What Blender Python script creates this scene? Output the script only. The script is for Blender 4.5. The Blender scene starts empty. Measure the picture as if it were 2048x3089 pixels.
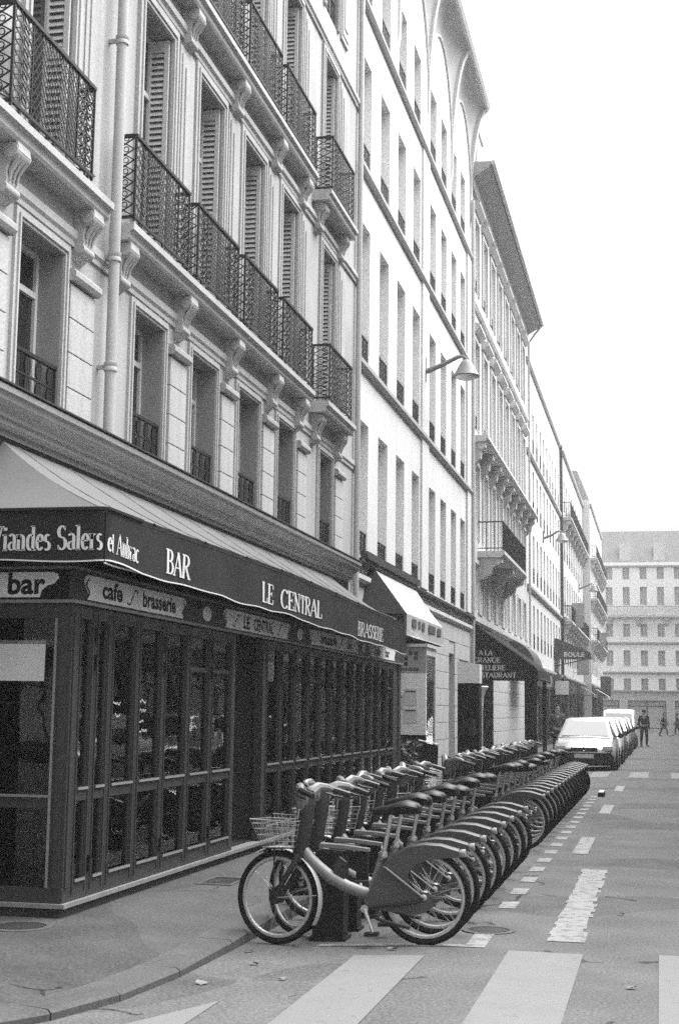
import bpy, math, random
from mathutils import Vector, Matrix, Euler
sc = bpy.context.scene
R = math.radians
random.seed(7)

# ------------------------------------------------------------------ camera
cam_d = bpy.data.cameras.new('camera'); cam = bpy.data.objects.new('camera', cam_d)
sc.collection.objects.link(cam); sc.camera = cam
cam_d.sensor_fit = 'VERTICAL'; cam_d.sensor_height = 36; cam_d.lens = 50.0
cam_d.clip_start = 0.1; cam_d.clip_end = 1500
EYE = 1.69; YAW, PITCH, ROLL = R(12.65), R(7.92), R(.75)
_F = Vector((-math.sin(YAW)*math.cos(PITCH), math.cos(YAW)*math.cos(PITCH), math.sin(PITCH)))
_R0 = Vector((math.cos(YAW), math.sin(YAW), 0)); _U0 = _R0.cross(_F)
_Rt = math.cos(ROLL)*_R0 + math.sin(ROLL)*_U0; _Up = -math.sin(ROLL)*_R0 + math.cos(ROLL)*_U0
_m = Matrix((_Rt, _Up, -_F)).transposed().to_4x4(); _m.translation = (0, 0, EYE)
cam.matrix_world = _m

# ------------------------------------------------------------------ sky, sun, exposure
world = bpy.data.worlds.new('World'); sc.world = world; world.use_nodes = True
nt = world.node_tree; nt.nodes.clear()
sky = nt.nodes.new('ShaderNodeTexSky'); sky.sky_type = 'NISHITA'; sky.sun_disc = False
SUN_EL, SUN_AZ = R(60), R(58)          # azimuth from +Y (down the street) towards +X
sky.sun_elevation = SUN_EL; sky.sun_rotation = SUN_AZ
sky.air_density = 2.0; sky.dust_density = 7.0; sky.ozone_density = 0.6
bw = nt.nodes.new('ShaderNodeRGBToBW'); bg = nt.nodes.new('ShaderNodeBackground'); wo = nt.nodes.new('ShaderNodeOutputWorld')
nt.links.new(sky.outputs[0], bw.inputs[0]); nt.links.new(bw.outputs[0], bg.inputs[0]); nt.links.new(bg.outputs[0], wo.inputs[0])
bg.inputs[1].default_value = 0.085
sun_d = bpy.data.lights.new('sun', 'SUN'); sun = bpy.data.objects.new('sun', sun_d); sc.collection.objects.link(sun)
sun_d.energy = 2.6; sun_d.angle = R(75); sun_d.color = (1, 1, 1)
_sd = Vector((math.sin(SUN_AZ)*math.cos(SUN_EL), math.cos(SUN_AZ)*math.cos(SUN_EL), math.sin(SUN_EL)))
sun.rotation_euler = _sd.to_track_quat('Z', 'Y').to_euler(); sun.location = (20, 20, 60)
sc.view_settings.view_transform = 'Standard'; sc.view_settings.look = 'None'
sc.view_settings.gamma = 1; sc.view_settings.exposure = 1.9
sc.cycles.use_denoising = False; sc.cycles.max_bounces = 7; sc.cycles.diffuse_bounces = 2
sc.cycles.glossy_bounces = 3; sc.cycles.transmission_bounces = 4; sc.cycles.transparent_max_bounces = 12; sc.cycles.volume_bounces = 1
sc.cycles.caustics_reflective = False; sc.cycles.caustics_refractive = False

# ------------------------------------------------------------------ helpers
class MB:
    def __init__(s, M=None): s.v = []; s.f = []; s.M = M
    def add(s, pts, faces):
        b = len(s.v)
        s.v += [tuple(s.M(*p)) if s.M else tuple(p) for p in pts]
        s.f += [tuple(i+b for i in q) for q in faces]
        return s
    def box(s, x0, x1, y0, y1, z0, z1):
        return s.add([(x0,y0,z0),(x1,y0,z0),(x1,y1,z0),(x0,y1,z0),(x0,y0,z1),(x1,y0,z1),(x1,y1,z1),(x0,y1,z1)],
                     [(0,3,2,1),(4,5,6,7),(0,1,5,4),(1,2,6,5),(2,3,7,6),(3,0,4,7)])
    def quad(s, a, b, c, d): return s.add([a, b, c, d], [(0,1,2,3)])
    def prism(s, poly, a0, a1, ax='u', caps=True):
        """poly of (p,q) extruded; ax 'u': poly=(d,z) along first axis; 'd': poly=(u,z) along second; 'z': poly=(u,d)."""
        n = len(poly)
        f = {'u': lambda a,p: (a,p[0],p[1]), 'd': lambda a,p: (p[0],a,p[1]), 'z': lambda a,p: (p[0],p[1],a)}[ax]
        pts = [f(a0,p) for p in poly] + [f(a1,p) for p in poly]
        fs = [(i,(i+1)%n,n+(i+1)%n,n+i) for i in range(n)]
        if caps: fs += [tuple(range(n-1,-1,-1)), tuple(range(n,2*n))]
        return s.add(pts, fs)
    def tube(s, path, r, n=6, caps=True, closed=False):
        P = [Vector(p) for p in path]; m = len(P)
        rr = r if isinstance(r, (list, tuple)) else [r]*m
        ring = []; prev = None; pts = []
        for i in range(m):
            if closed: t = P[(i+1)%m]-P[(i-1)%m]
            else: t = P[min(i+1,m-1)]-P[max(i-1,0)]
            t.normalize()
            if prev is None:
                a = Vector((0,0,1)) if abs(t.z) < .9 else Vector((1,0,0))
                u = t.cross(a).normalized()
            else:
                u = (prev - t*prev.dot(t))
                u = u.normalized() if u.length > 1e-6 else t.orthogonal().normalized()
            prev = u; w = t.cross(u)
            for k in range(n):
                an = 2*math.pi*(k+.5)/n
                pts.append(tuple(P[i] + (u*math.cos(an)+w*math.sin(an))*rr[i]))
        fs = []
        for i in range(m if closed else m-1):
            j = (i+1)%m
            for k in range(n):
                fs.append((i*n+k, i*n+(k+1)%n, j*n+(k+1)%n, j*n+k))
        if caps and not closed: fs += [tuple(range(n-1,-1,-1)), tuple(range((m-1)*n, m*n))]
        return s.add(pts, fs)
    def bar(s, a, b, w, h=None):
        return s.tube([a, b], w*.7, 4)
    def lathe(s, prof, c=(0,0,0), n=16, axis='z'):
        """prof list of (r,h) about axis through c."""
        pts = []; m = len(prof)
        for r, h in prof:
            for k in range(n):
                a = 2*math.pi*k/n; x, y = r*math.cos(a), r*math.sin(a)
                p = {'z': (x,y,h), 'y': (x,h,y), 'x': (h,x,y)}[axis]
                pts.append((p[0]+c[0], p[1]+c[1], p[2]+c[2]))
        fs = [(i*n+k, i*n+(k+1)%n, (i+1)*n+(k+1)%n, (i+1)*n+k) for i in range(m-1) for k in range(n)]
        fs += [tuple(range(n-1,-1,-1)), tuple(range((m-1)*n, m*n))]
        return s.add(pts, fs)
    def grid(s, fn, nu, nv):
        pts = [fn(i/nu, j/nv) for i in range(nu+1) for j in range(nv+1)]
        fs = [(i*(nv+1)+j, (i+1)*(nv+1)+j, (i+1)*(nv+1)+j+1, i*(nv+1)+j+1) for i in range(nu) for j in range(nv)]
        return s.add(pts, fs)
    def mesh(s, name, mat, smooth=False):
        me = bpy.data.meshes.new(name); me.from_pydata(s.v, [], s.f); me.update()
        if mat is not None: me.materials.append(mat)
        if smooth:
            for p in me.polygons: p.use_smooth = True
            try: me.set_sharp_from_angle(angle=R(38))
            except Exception: pass
        return me

def wloc(o):
    v = Vector((0,0,0))
    while o is not None: v += o.location; o = o.parent
    return v
def put(name, me, parent=None, loc=None, rot=None):
    o = bpy.data.objects.new(name, me); sc.collection.objects.link(o)
    if parent is not None: o.parent = parent
    if loc is not None: o.location = loc
    if rot is not None: o.rotation_euler = rot
    return o
def part(name, mb, mat, parent, smooth=False):
    """mesh given in world coordinates, made a child of parent (unrotated parents)."""
    return put(name, mb.mesh(name, mat, smooth), parent, -wloc(parent))
def lpart(name, mb, mat, parent, smooth=False):
    """mesh given in the parent's own coordinates."""
    return put(name, mb.mesh(name, mat, smooth), parent)
def tag(o, label=None, cat=None, group=None, kind=None):
    if label: o['label'] = label
    if cat: o['category'] = cat
    if group: o['group'] = group
    if kind: o['kind'] = kind
    return o
def thing(name, loc, label, cat, group=None, rz=0):
    o = put(name, None, None, loc, (0,0,rz)); o.empty_display_size = .2
    return tag(o, label, cat, group)
def single(name, mb, mat, label, cat, group=None, smooth=False, base=None):
    o = put(name, mb.mesh(name, mat, smooth)); 
    return tag(o, label, cat, group)
def copy_tree(o, parent=None, mesh_map=None):
    c = o.copy(); sc.collection.objects.link(c); c.parent = parent
    if mesh_map and o.data is not None and o.data.name in mesh_map: c.data = mesh_map[o.data.name]
    for ch in list(o.children): copy_tree(ch, c, mesh_map)
    return c

# ------------------------------------------------------------------ materials (all greys: black and white film)
def mat(name, v, rough=.8, speck=(0,0), blotch=(0,0), streak=0, bump=0, metal=0, spec=.4, bscale=None, coat=0, crack=0):
    m = bpy.data.materials.new(name); m.use_nodes = True
    n = m.node_tree.nodes; l = m.node_tree.links; b = n['Principled BSDF']
    b.inputs['Roughness'].default_value = rough; b.inputs['Metallic'].default_value = metal
    b.inputs['Specular IOR Level'].default_value = spec
    if coat: b.inputs['Coat Weight'].default_value = coat
    b.inputs['Base Color'].default_value = (v, v, v, 1)
    if not (speck[1] or blotch[1] or streak or bump): return m
    tc = n.new('ShaderNodeTexCoord'); co = tc.outputs['Object']
    def noise(scale, detail=2, vec=None):
        t = n.new('ShaderNodeTexNoise'); t.inputs['Scale'].default_value = scale; t.inputs['Detail'].default_value = detail
        l.new(vec if vec is not None else co, t.inputs['Vector']); return t.outputs[0]
    def math_(op, a, c):
        q = n.new('ShaderNodeMath'); q.operation = op
        for i, x in enumerate((a, c)):
            if isinstance(x, (int, float)): q.inputs[i].default_value = x
            else: l.new(x, q.inputs[i])
        return q.outputs[0]
    cur = v
    fac = None
    def addn(out, amt):
        nonlocal fac
        t = math_('MULTIPLY', math_('SUBTRACT', out, .5), amt*2)
        fac = t if fac is None else math_('ADD', fac, t)
    sp = None
    if speck[1]: sp = noise(speck[0], 3); addn(sp, speck[1])
    if blotch[1]: addn(noise(blotch[0], 5), blotch[1])
    if streak:
        mp = n.new('ShaderNodeMapping'); mp.inputs['Scale'].default_value = (6, 6, .35); l.new(co, mp.inputs[0])
        addn(noise(1.0, 4, mp.outputs[0]), streak)
    if crack:
        wz = n.new('ShaderNodeTexNoise'); wz.inputs['Scale'].default_value = 1.4; wz.inputs['Detail'].default_value = 6; l.new(co, wz.inputs[0])
        mxv = n.new('ShaderNodeMix'); mxv.data_type = 'VECTOR'; mxv.inputs[0].default_value = .35; l.new(co, mxv.inputs[4]); l.new(wz.outputs[1], mxv.inputs[5])
        vo = n.new('ShaderNodeTexVoronoi'); vo.feature = 'DISTANCE_TO_EDGE'; vo.inputs['Scale'].default_value = crack; l.new(mxv.outputs[1], vo.inputs[0])
        edge = math_('LESS_THAN', vo.outputs['Distance'], .006); msk = math_('GREATER_THAN', noise(.9, 2), .56)
        t = math_('MULTIPLY', math_('MULTIPLY', edge, msk), -.6); fac = t if fac is None else math_('ADD', fac, t)
        patch = math_('MULTIPLY', math_('GREATER_THAN', noise(.28, 1), .56), -.22); fac = math_('ADD', fac, patch)
    if fac is not None:
        val = math_('MULTIPLY', math_('ADD', fac, 1.0), v)
        val = math_('MAXIMUM', val, .004)
        cb = n.new('ShaderNodeCombineColor'); [l.new(val, cb.inputs[i]) for i in range(3)]
        l.new(cb.outputs[0], b.inputs['Base Color'])
    if bump:
        bp = n.new('ShaderNodeBump'); bp.inputs['Strength'].default_value = bump; bp.inputs['Distance'].default_value = .01
        l.new(noise(bscale or 60, 4), bp.inputs['Height']); l.new(bp.outputs[0], b.inputs['Normal'])
    return m
def glass(name, tint=.8, refl_rough=.02, ior=1.5):
    m = bpy.data.materials.new(name); m.use_nodes = True; n = m.node_tree.nodes; l = m.node_tree.links; n.clear()
    o = n.new('ShaderNodeOutputMaterial'); mx = n.new('ShaderNodeMixShader'); t = n.new('ShaderNodeBsdfTransparent'); g = n.new('ShaderNodeBsdfGlossy')
    fr = n.new('ShaderNodeFresnel'); fr.inputs[0].default_value = ior
    t.inputs[0].default_value = (tint,)*3+(1,); g.inputs['Roughness'].default_value = refl_rough; g.inputs[0].default_value = (.95,.95,.95,1)
    tc = n.new('ShaderNodeTexCoord'); ns = n.new('ShaderNodeTexNoise'); ns.inputs['Scale'].default_value = 1.6; bp = n.new('ShaderNodeBump')
    bp.inputs['Strength'].default_value = .06; bp.inputs['Distance'].default_value = .05
    l.new(tc.outputs['Object'], ns.inputs[0]); l.new(ns.outputs[0], bp.inputs['Height']); l.new(bp.outputs[0], g.inputs['Normal'])
    l.new(fr.outputs[0], mx.inputs[0]); l.new(t.outputs[0], mx.inputs[1]); l.new(g.outputs[0], mx.inputs[2]); l.new(mx.outputs[0], o.inputs[0])
    return m
def worn_paint(name, v, under, amt):
    m = mat(name, v, .7, (140, .12), (3, .1)); n = m.node_tree.nodes; l = m.node_tree.links; b = n['Principled BSDF']
    src = b.inputs['Base Color'].links[0].from_socket
    tc = n.new('ShaderNodeTexCoord'); a = n.new('ShaderNodeTexNoise'); a.inputs['Scale'].default_value = 9; a.inputs['Detail'].default_value = 8; a.inputs['Roughness'].default_value = .75
    l.new(tc.outputs['Object'], a.inputs[0])
    r = n.new('ShaderNodeValToRGB'); r.color_ramp.elements[0].position = amt-.06; r.color_ramp.elements[1].position = amt+.05
    l.new(a.outputs[0], r.inputs[0]); mx = n.new('ShaderNodeMix'); mx.data_type = 'RGBA'
    l.new(r.outputs[0], mx.inputs[0]); mx.inputs[6].default_value = (under,)*3+(1,); l.new(src, mx.inputs[7]); l.new(mx.outputs[2], b.inputs['Base Color'])
    return m

M = dict(
 asphalt = mat('asphalt', .1, .88, (48,.9), (1.6,.4), bump=.6, bscale=60, spec=.25, crack=.45),
 pave = mat('pavement asphalt', .064, .88, (48,.8), (1.8,.4), bump=.5, bscale=60, spec=.25, crack=.7),
 granite = mat('granite', .068, .8, (48,.7), (2.2,.4), bump=.4, bscale=70, spec=.3),
 paint = worn_paint('road paint', .15, .1, .38), paint_worn = worn_paint('worn road paint', .22, .1, .47),
 iron = mat('cast iron', .02, .55, (60,.4), bump=.2),
 stone = mat('limestone', .38, .88, (34,.3), (1.2,.2), .24, bump=.4, bscale=34, spec=.2),
 stone2 = mat('pale limestone', .42, .88, (34,.28), (1.5,.16), .2, bump=.35, bscale=34, spec=.2),
 reveal = mat('painted reveal', .26, .85, (34,.25), (1.2,.15), .14, spec=.2),
 reveal2 = mat('white reveal', .76, .85, (26,.2), (1.2,.12), .1, spec=.2),
 plaster = mat('white painted plaster', .6, .88, (24,.24), (.8,.14), .2, bump=.2, bscale=24, spec=.2),
 plaster2 = mat('cream plaster', .64, .88, (18,.18), (.6,.12), .16, spec=.2),
 plaster3 = mat('grey plaster', .5, .88, (18,.18), (.6,.14), .18, spec=.2),
 plaster4 = mat('dark plaster', .22, .9, (30,.1), (.6,.2), .16, spec=.2),  # dark tone chosen to cut light bounced off the unseen facades
 pane_far = mat('haze-pale curtained pane', .45, .2, spec=.4), stone3 = mat('washed stone', .5, .88, (20,.2), (1.2,.16), .2, spec=.2),  # curtained panes lightened further to stand in for haze
 canvas2 = mat('white canvas', .36, .95, (40,.25), (2,.15), spec=.1),
 chalk = mat('bright plaster', .85, .88, (18,.16), (.6,.1), .12, spec=.2),  # on the end building this paleness also stands in for haze
 trim = mat('grey stone trim', .36, .85, (26,.25), (2,.16), .12, spec=.2),
 white = mat('white joinery', .6, .5, (26,.12), (3,.06)),
 shutter = mat('painted shutter', .6, .6, (34,.16), (3,.08)),
 railing = mat('black railing', .014, .55, (60,.4), bump=.1, spec=.3),
 lead = mat('lead flashing', .035, .6, (40,.4), spec=.3),
 cornice = mat('painted shop cornice', .26, .3, (34,.35), (2,.25), spec=.5),
 wood = mat('varnished dark timber', .036, .5, (55,.5), (4,.25), .25, spec=.3, bump=.15),
 wood_edge = mat('worn timber edge', .2, .5, (50,.5), (6,.3)),
 sign_pale = mat('faded sign board', .75, .7, (50,.35), (5,.2)),
 ink = mat('black paint', .01, .6, spec=.15), ink_soft = mat('faded dark paint', .05, .7, (40,.4)),
 letter = mat('white lettering', .6, .7, (60,.2)),
 valance = mat('dark canvas', .026, .95, (70,.5), (3,.2), bump=.2, bscale=200, spec=.1),
 canvas = mat('pale canvas', .14, .95, (60,.3), (2,.12), bump=.2, bscale=200, spec=.1),
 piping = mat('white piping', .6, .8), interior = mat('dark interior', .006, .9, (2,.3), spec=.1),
 interior2 = mat('interior timber', .015, .7, (10,.3), spec=.2),
 paper = mat('paper', .6, .9, (40,.2), (4,.08)),
 pipe = mat('painted drainpipe', .42, .55, (34,.2), (3,.15), .15), zinc = mat('zinc roof', .32, .5, (20,.1), (2,.15), .2),
 soffit = mat('timber soffit', .3, .85, (20,.25)),
 glass = glass('window glass', .55), shopglass = glass('terrace glass', .8, .015, 1.48),
 pane = mat('dark window pane', .015, .06, spec=.6),
 bike = mat('warm grey bicycle paint', .05, .45, (60,.4), (12,.1), spec=.45), bike_tube = mat('satin bicycle tube', .15, .4, (60,.35), spec=.5),
 rubber = mat('tyre rubber', .008, .8, (80,.4), spec=.2), rim = mat('alloy rim', .42, .4, (60,.25), metal=.4), chrome = mat('steel', .5, .35, (60,.3), metal=.8),
 darkplastic = mat('dark grey plastic', .022, .5, (60,.4), spec=.35), black = mat('black plastic', .008, .45, (80,.2), spec=.4), wire = mat('galvanised wire', .42, .45, metal=.4),
 redlight = mat('tail light lens', .3, .15), post = mat('dark post paint', .012, .55, (50,.5), (3,.2), spec=.25), postcap = mat('brushed pale cap', .8, .5, (50,.3)),
 silver = mat('silver car paint', .5, .28, metal=.35, coat=.6), whitepaint = mat('white car paint', .7, .3, coat=.6), greypaint = mat('grey car paint', .14, .28, metal=.3, coat=.6), darkpaint = mat('dark car paint', .03, .25, coat=.7),
 carblack = mat('bumper plastic', .01, .55, spec=.25), plate = mat('number plate', .5, .5), lens = mat('headlamp lens', .5, .1, spec=.8),
 cloth = mat('dark cloth', .012, .95, (30,.4), spec=.1), cloth2 = mat('grey cloth', .09, .95, (30,.4), spec=.1), skin = mat('skin', .34, .6), hair = mat('dark hair', .012, .8),
 lamp = mat('lamp enamel', .16, .5, (40,.2)), leaf = mat('dark leaves', .03, .6, (30,.3)), slate = mat('slate', .06, .7, (20,.3)),
)

# ------------------------------------------------------------------ ground
def camber(x):
    if x < -1.3: t = min(1, (-1.3-x)/1.7); return -.06*t*t*(3-2*t)
    if x > 2.0: t = min(1, (x-2.0)/1.6); return -.06*t*t*(3-2*t)
    return 0.
mb = MB(); XS = [-60,-20,-8,-3.4,-3.0,-2.7,-2.4,-2.1,-1.8,-1.5,-1.3,-.5,.5,2,2.4,2.8,3.2,3.6,8,60]; YS = [-60,-20,0,10,20,40,80,130,180]
n = len(YS)
mb.add([(x,y,camber(x)) for x in XS for y in YS], [(i*n+j,(i+1)*n+j,(i+1)*n+j+1,i*n+j+1) for i in range(len(XS)-1) for j in range(n-1)])
road = tag(put('road', mb.mesh('road', M['asphalt'])), kind='structure')

KERB = [(-3.05,128.0),(-3.05,13.5),(-3.06,11.5),(-3.07,10.2),(-3.1,9.0),(-3.15,8.5),(-3.25,8.05),(-3.4,7.68),(-3.62,7.3),(-4.0,6.95),(-4.7,6.6),(-6.2,6.3),(-9.0,6.15),(-40,6.05)]
def kz(x, y):
    # the kerb is dropped at the crossing
    t = min(1, max(0, (y-9.2)/3.6)); return .0+.075*t*t*(3-2*t)
def resample(path, step, smax=None):
    out = []; P = [Vector(p) for p in path]
    for a, b in zip(P, P[1:]):
        m = max(1, round((b-a).length/step))
        for i in range(m): out.append(a.lerp(b, i/m))
    out.append(P[-1]); return out
def offset(path, d):
    out = []
    for i, p in enumerate(path):
        t = (path[min(i+1,len(path)-1)]-path[max(i-1,0)]).normalized(); out.append(p + Vector((t.y,-t.x))*d)
    return out
kv = [Vector(p) for p in KERB]
def inset(d):
    o_ = offset(kv, -d); return o_ if o_[5].x < kv[5].x else offset(kv, d)
kin = inset(.27); kin2 = inset(1.15)
mb = MB(); n = len(kin)
mb.add([(p.x,p.y,kz(*k)) for p,k in zip(kin,KERB)] + [(p.x,p.y,.08) for p in kin2] + [(-40,128,.08)],
       [(i,i+1,n+i+1,n+i) for i in range(n-1)] + [tuple(range(n,2*n+1))])
walk = tag(put('pavement', mb.mesh('pavement', M['pave'])), kind='structure')
# kerb stones
ks = []; arc = [Vector((-3.0,128.0)), Vector((-3.0,32.0))]
def kerb_piece(a, b, z=.075):
    path = [a, b] if isinstance(a, Vector) else a
    t = (b-a).normalized(); a2 = a+t*.006; b2 = b-t*.006; nrm = Vector((t.y,-t.x))
    if nrm.x > 0 or (abs(nrm.x) < .3 and nrm.y < 0): nrm = -nrm
    pr = []
    for p in (a2, b2):
        jz = random.uniform(-.004,.004)
        q = p+nrm*.28; z = kz(p.x,p.y)
        pr += [(p.x,p.y,-.15),(p.x,p.y,z-.02+jz),(p.x+nrm.x*.025,p.y+nrm.y*.025,z+jz),(q.x,q.y,z+.005),(q.x,q.y,-.15)]
    m_ = MB().add(pr, [(0,5,6,1),(1,6,7,2),(2,7,8,3),(3,8,9,4),(0,1,2,3,4),(9,8,7,6,5)])
    return part('kerb_stone', m_, M['granite'], walk)
pts = [Vector((-3.05, 32-1.15*i)) for i in range(17)] + [Vector(t_) for t_ in ((-3.055,12.5),(-3.06,11.4),(-3.07,10.3),(-3.095,9.2),(-3.18,8.35),(-3.36,7.75),(-3.66,7.25),(-4.15,6.87),(-4.9,6.54),(-5.9,6.35),(-7.0,6.25),(-8.2,6.19))]
pts = [p for i, p in enumerate(pts) if i == 0 or (p-pts[i-1]).length > .2]
for a, b in zip(pts, pts[1:]): kerb_piece(a, b)
kerb_piece(Vector((-3.05,128)), Vector((-3.05,32.0)))
kerb_piece(Vector((-8.2,6.19)), Vector((-40,6.05)))
mb = MB().box(3.6,30,12,128,-.1,.08)
tag(put('opposite_pavement', mb.mesh('opposite_pavement', M['pave'])), kind='structure')

def marking(name, poly_rows, m, parent=road):
    """poly_rows: list of (x0,x1,y0,y1)."""
    b = MB()
    for (x0,x1,y0,y1) in poly_rows:
        k = max(1, int((x1-x0)/.2)); xs = [x0+(x1-x0)*i/k for i in range(k+1)]
        for a, c in zip(xs, xs[1:]):
            b.quad((a,y0,camber(a)+.005),(c,y0,camber(c)+.005),(c,y1,camber(c)+.005),(a,y1,camber(a)+.005))
    return part(name, b, m, parent)
for x0, x1, y1 in ((-2.13,-1.63,10.16),(-1.08,-.555,10.5),(-.035,.49,10.62),(1.02,1.54,10.7),(2.07,2.6,10.7)):
    marking('crossing_stripe', [(x0,x1,5.6,y1)], M['paint'])
pl = [(-2.6,5.6),(-2.6,8.5),(-2.72,8.24),(-2.95,7.72),(-3.12,7.4),(-3.14,5.6)]
part('crossing_stripe', MB().add([(x,y,camber(x)+.005) for x,y in pl], [tuple(range(6))]), M['paint'], road)
for k in range(18):
    y0 = 12.72+k*1.0; marking('dash_marking', [(-1.4,-1.25,y0,y0+.45)], M['paint_worn'])
marking('bay_line', [(-2.5,-1.26,10.58,10.68)], M['paint_worn']); marking('bay_line', [(-1.41,-1.26,10.69,11.25)], M['paint_worn'])
b = MB(); random.seed(3)
rows = [(-.86+.03*random.random(), -.57-.045*random.random()*(random.random()>.4), 11.02+i*.17, 11.02+(i+1)*.17) for i in range(30)]
marking('worn_lane_mark', rows, M['paint_worn'])
for k in range(3): marking('worn_lane_mark', [(-1.07+.03*k,-.88+.03*k,17.8+k*7.2,20.2+k*7.2)], M['paint_worn'])
for x0 in (-3.0,-1.92,-.84,.28,1.36): marking('crossing_stripe', [(x0,x0+.52,39.2,43.0)], M['paint'])
marking('give_way_line', [(-1.3,3.2,46.2,46.35)], M['paint_worn'])
# covers and hatch in the ground
def disc_cover(name, x, y, z, r, label):
    o = thing(name, (x,y,z), label, 'manhole')
    lpart('frame_ring', MB().lathe([(r+.05,-.02),(r+.05,.006),(r,.007),(r,-.02)], n=28), M['granite'], o)
    b = MB().lathe([(r-.008,-.03),(r-.008,.004)], n=28)
    for i in range(-4,5):
        h = math.sqrt(max(0,(r*.85)**2-(i*r*.2)**2)); b.box(i*r*.2-.008,i*r*.2+.008,-h,h,.004,.008)
    lpart('lid', b, M['iron'], o); return o
disc_cover('manhole_cover', -1.33, 11.42, .001, .16, 'round iron cover sunk in the road by the bay line')
disc_cover('manhole_cover', -4.62, 10.02, .08, .2, 'round iron cover in the pavement before the terrace corner')
o = thing('pavement_hatch', (-4.03,13.15,.08), 'iron barred hatch in the pavement beside the terrace', 'hatch')
b = MB().box(-.17,.17,-.3,-.26,-.02,.008).box(-.17,.17,.26,.3,-.02,.008).box(-.17,-.14,-.258,.258,-.02,.008).box(.14,.17,-.258,.258,-.02,.008)
lpart('frame', b, M['granite'], o)
for i in range(5): lpart('bar', MB().box(-.139,.139,-.22+i*.1,-.18+i*.1,-.02,.004), M['iron'], o)

# ------------------------------------------------------------------ facades
class Fac:
    def __init__(s, kind, c): s.kind = kind; s.c = c
    def lin(s, u, d, z): return {'L':(d,u,z),'E':(u,-d,z),'O':(-d,u,z),'B':(u,d,z)}[s.kind]
    def map(s, u, d, z):
        a = s.lin(u,d,z); return (a[0]+s.c,a[1],a[2]) if s.kind in 'LO' else (a[0],a[1]+s.c,a[2])
    def mb(s): return MB(s.map)
CACHE = {}
def place(F, name, key, build, m, parent, u, d, z, smooth=False):
    k = (F.kind, name) + key
    if k not in CACHE:
        b = MB(F.lin); build(b); CACHE[k] = b.mesh(name, m, smooth)
    return put(name, CACHE[k], parent, Vector(F.map(u,d,z)) - wloc(parent))
def wall(F, parent, u0, u1, z0, z1, openings, m, depth=.3, name='wall', thick=.35, rm=None):
    b = F.mb()
    us = sorted({u0,u1} | {o[0] for o in openings} | {o[1] for o in openings}); zs = sorted({z0,z1} | {o[2] for o in openings} | {o[3] for o in openings})
    us = [u for u in us if u0 <= u <= u1]; zs = [z for z in zs if z0 <= z <= z1]
    for a, c in zip(us, us[1:]):
        for p, q in zip(zs, zs[1:]):
            mu, mz = (a+c)/2, (p+q)/2
            if any(o[0] < mu < o[1] and o[2] < mz < o[3] for o in openings): continue
            b.quad((a,0,p),(c,0,p),(c,0,q),(a,0,q))
    w = part(name, b, m, parent)
    for (a,c,p,q) in openings:
        W_, H_ = round(c-a,3), round(q-p,3)
        def rv(r):
            r.add([(0,0,0),(W_,0,0),(W_,0,H_),(0,0,H_),(0,-depth,0),(W_,-depth,0),(W_,-depth,H_),(0,-depth,H_)], [(0,4,7,3),(1,5,6,2),(0,1,5,4),(3,2,6,7)])
        place(F, 'window_reveal', (W_,H_,depth,(rm or m).name), rv, rm or m, w, a, 0, p)
    return w
def window(F, parent, u0, u1, z0, z1, depth=.3, fine=True, transom=.74, fm='white'):
    w, h = round(u1-u0,3), round(z1-z0,3); t = .055; e = .004
    def fr(b):
        b.box(e,t,0,.06,e,h-e).box(w-t,w-e,0,.06,e,h-e).box(t,w-t,0,.06,e,t+.03).box(t,w-t,0,.06,h-t,h-e)
        b.box(w/2-.04,w/2+.04,-.004,.075,t+.03,h-t)
        if transom: b.box(t,w/2-.04,.002,.064,h*transom-.03,h*transom+.03).box(w/2+.04,w-t,.002,.064,h*transom-.03,h*transom+.03)
    f = place(F, 'window', (w,h,fine,transom,fm), fr, M[fm], parent, u0, -depth, z0)
    if fine:
        for k in (0,1):
            place(F, 'pane', (w,h,k), lambda b: b.box(t if k==0 else w/2+.04, w/2-.04 if k==0 else w-t, .02,.026,t+.03,h-t), M['pane'], f, u0, -depth, z0)
    else:
        place(F, 'pane', (w,h,9), lambda b: b.box(t, w-t, .02,.026,t+.03,h-t), M['pane_far'], f, u0, -depth, z0)
    return f
def shell(F, parent, u0, u1, z1, back=9, m=None):
    """the other walls and the flat top, so that the block is closed."""
    b = F.mb(); g = -.2
    b.quad((u0,-.001,g),(u0,-back,g),(u0,-back,z1),(u0,-.001,z1)); b.quad((u1,-.001,g),(u1,-back,g),(u1,-back,z1),(u1,-.001,z1)); b.quad((u0,-back,g),(u1,-back,g),(u1,-back,z1),(u0,-back,z1))
    return part('side_wall', b, m, parent)
def roof_mansard(F, parent, u0, u1, z, h=2.6, back=9, inset=.9, m='zinc'):
    b = F.mb(); b.prism([(-.05,z+.002),(-inset,z+h),(-back+.5,z+h+.4),(-back+.5,z+.002)], u0+.003, u1-.003)
    return part('roof', b, M[m], parent)
def ring(b, c, ru, rz, r=.008, n=10, d=0.):
    b.tube([(c[0]+ru*math.cos(2*math.pi*i/n), d, c[1]+rz*math.sin(2*math.pi*i/n)) for i in range(n)], r, 3, closed=True)
def lattice(b, u0, u1, z0, z1, sp, r, slope=1.0, d=0., both=True):
    for sg in ((1,-1) if both else (1,)):
        w, h = u1-u0, z1-z0; t = -h/slope
        while t < w:
            # line u = u0+t+s , z = z0+slope*s   s in [0,h/slope]
            s0 = max(0,-t); s1 = min(h/slope, w-t)
            if s1-s0 > .02:
                za, zb = z0+slope*s0, z0+slope*s1
                if sg < 0: za, zb = z1-(za-z0), z1-(zb-z0)
                b.bar((u0+t+s0,d+.004*sg,za),(u0+t+s1,d+.004*sg,zb), r)
            t += sp
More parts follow.
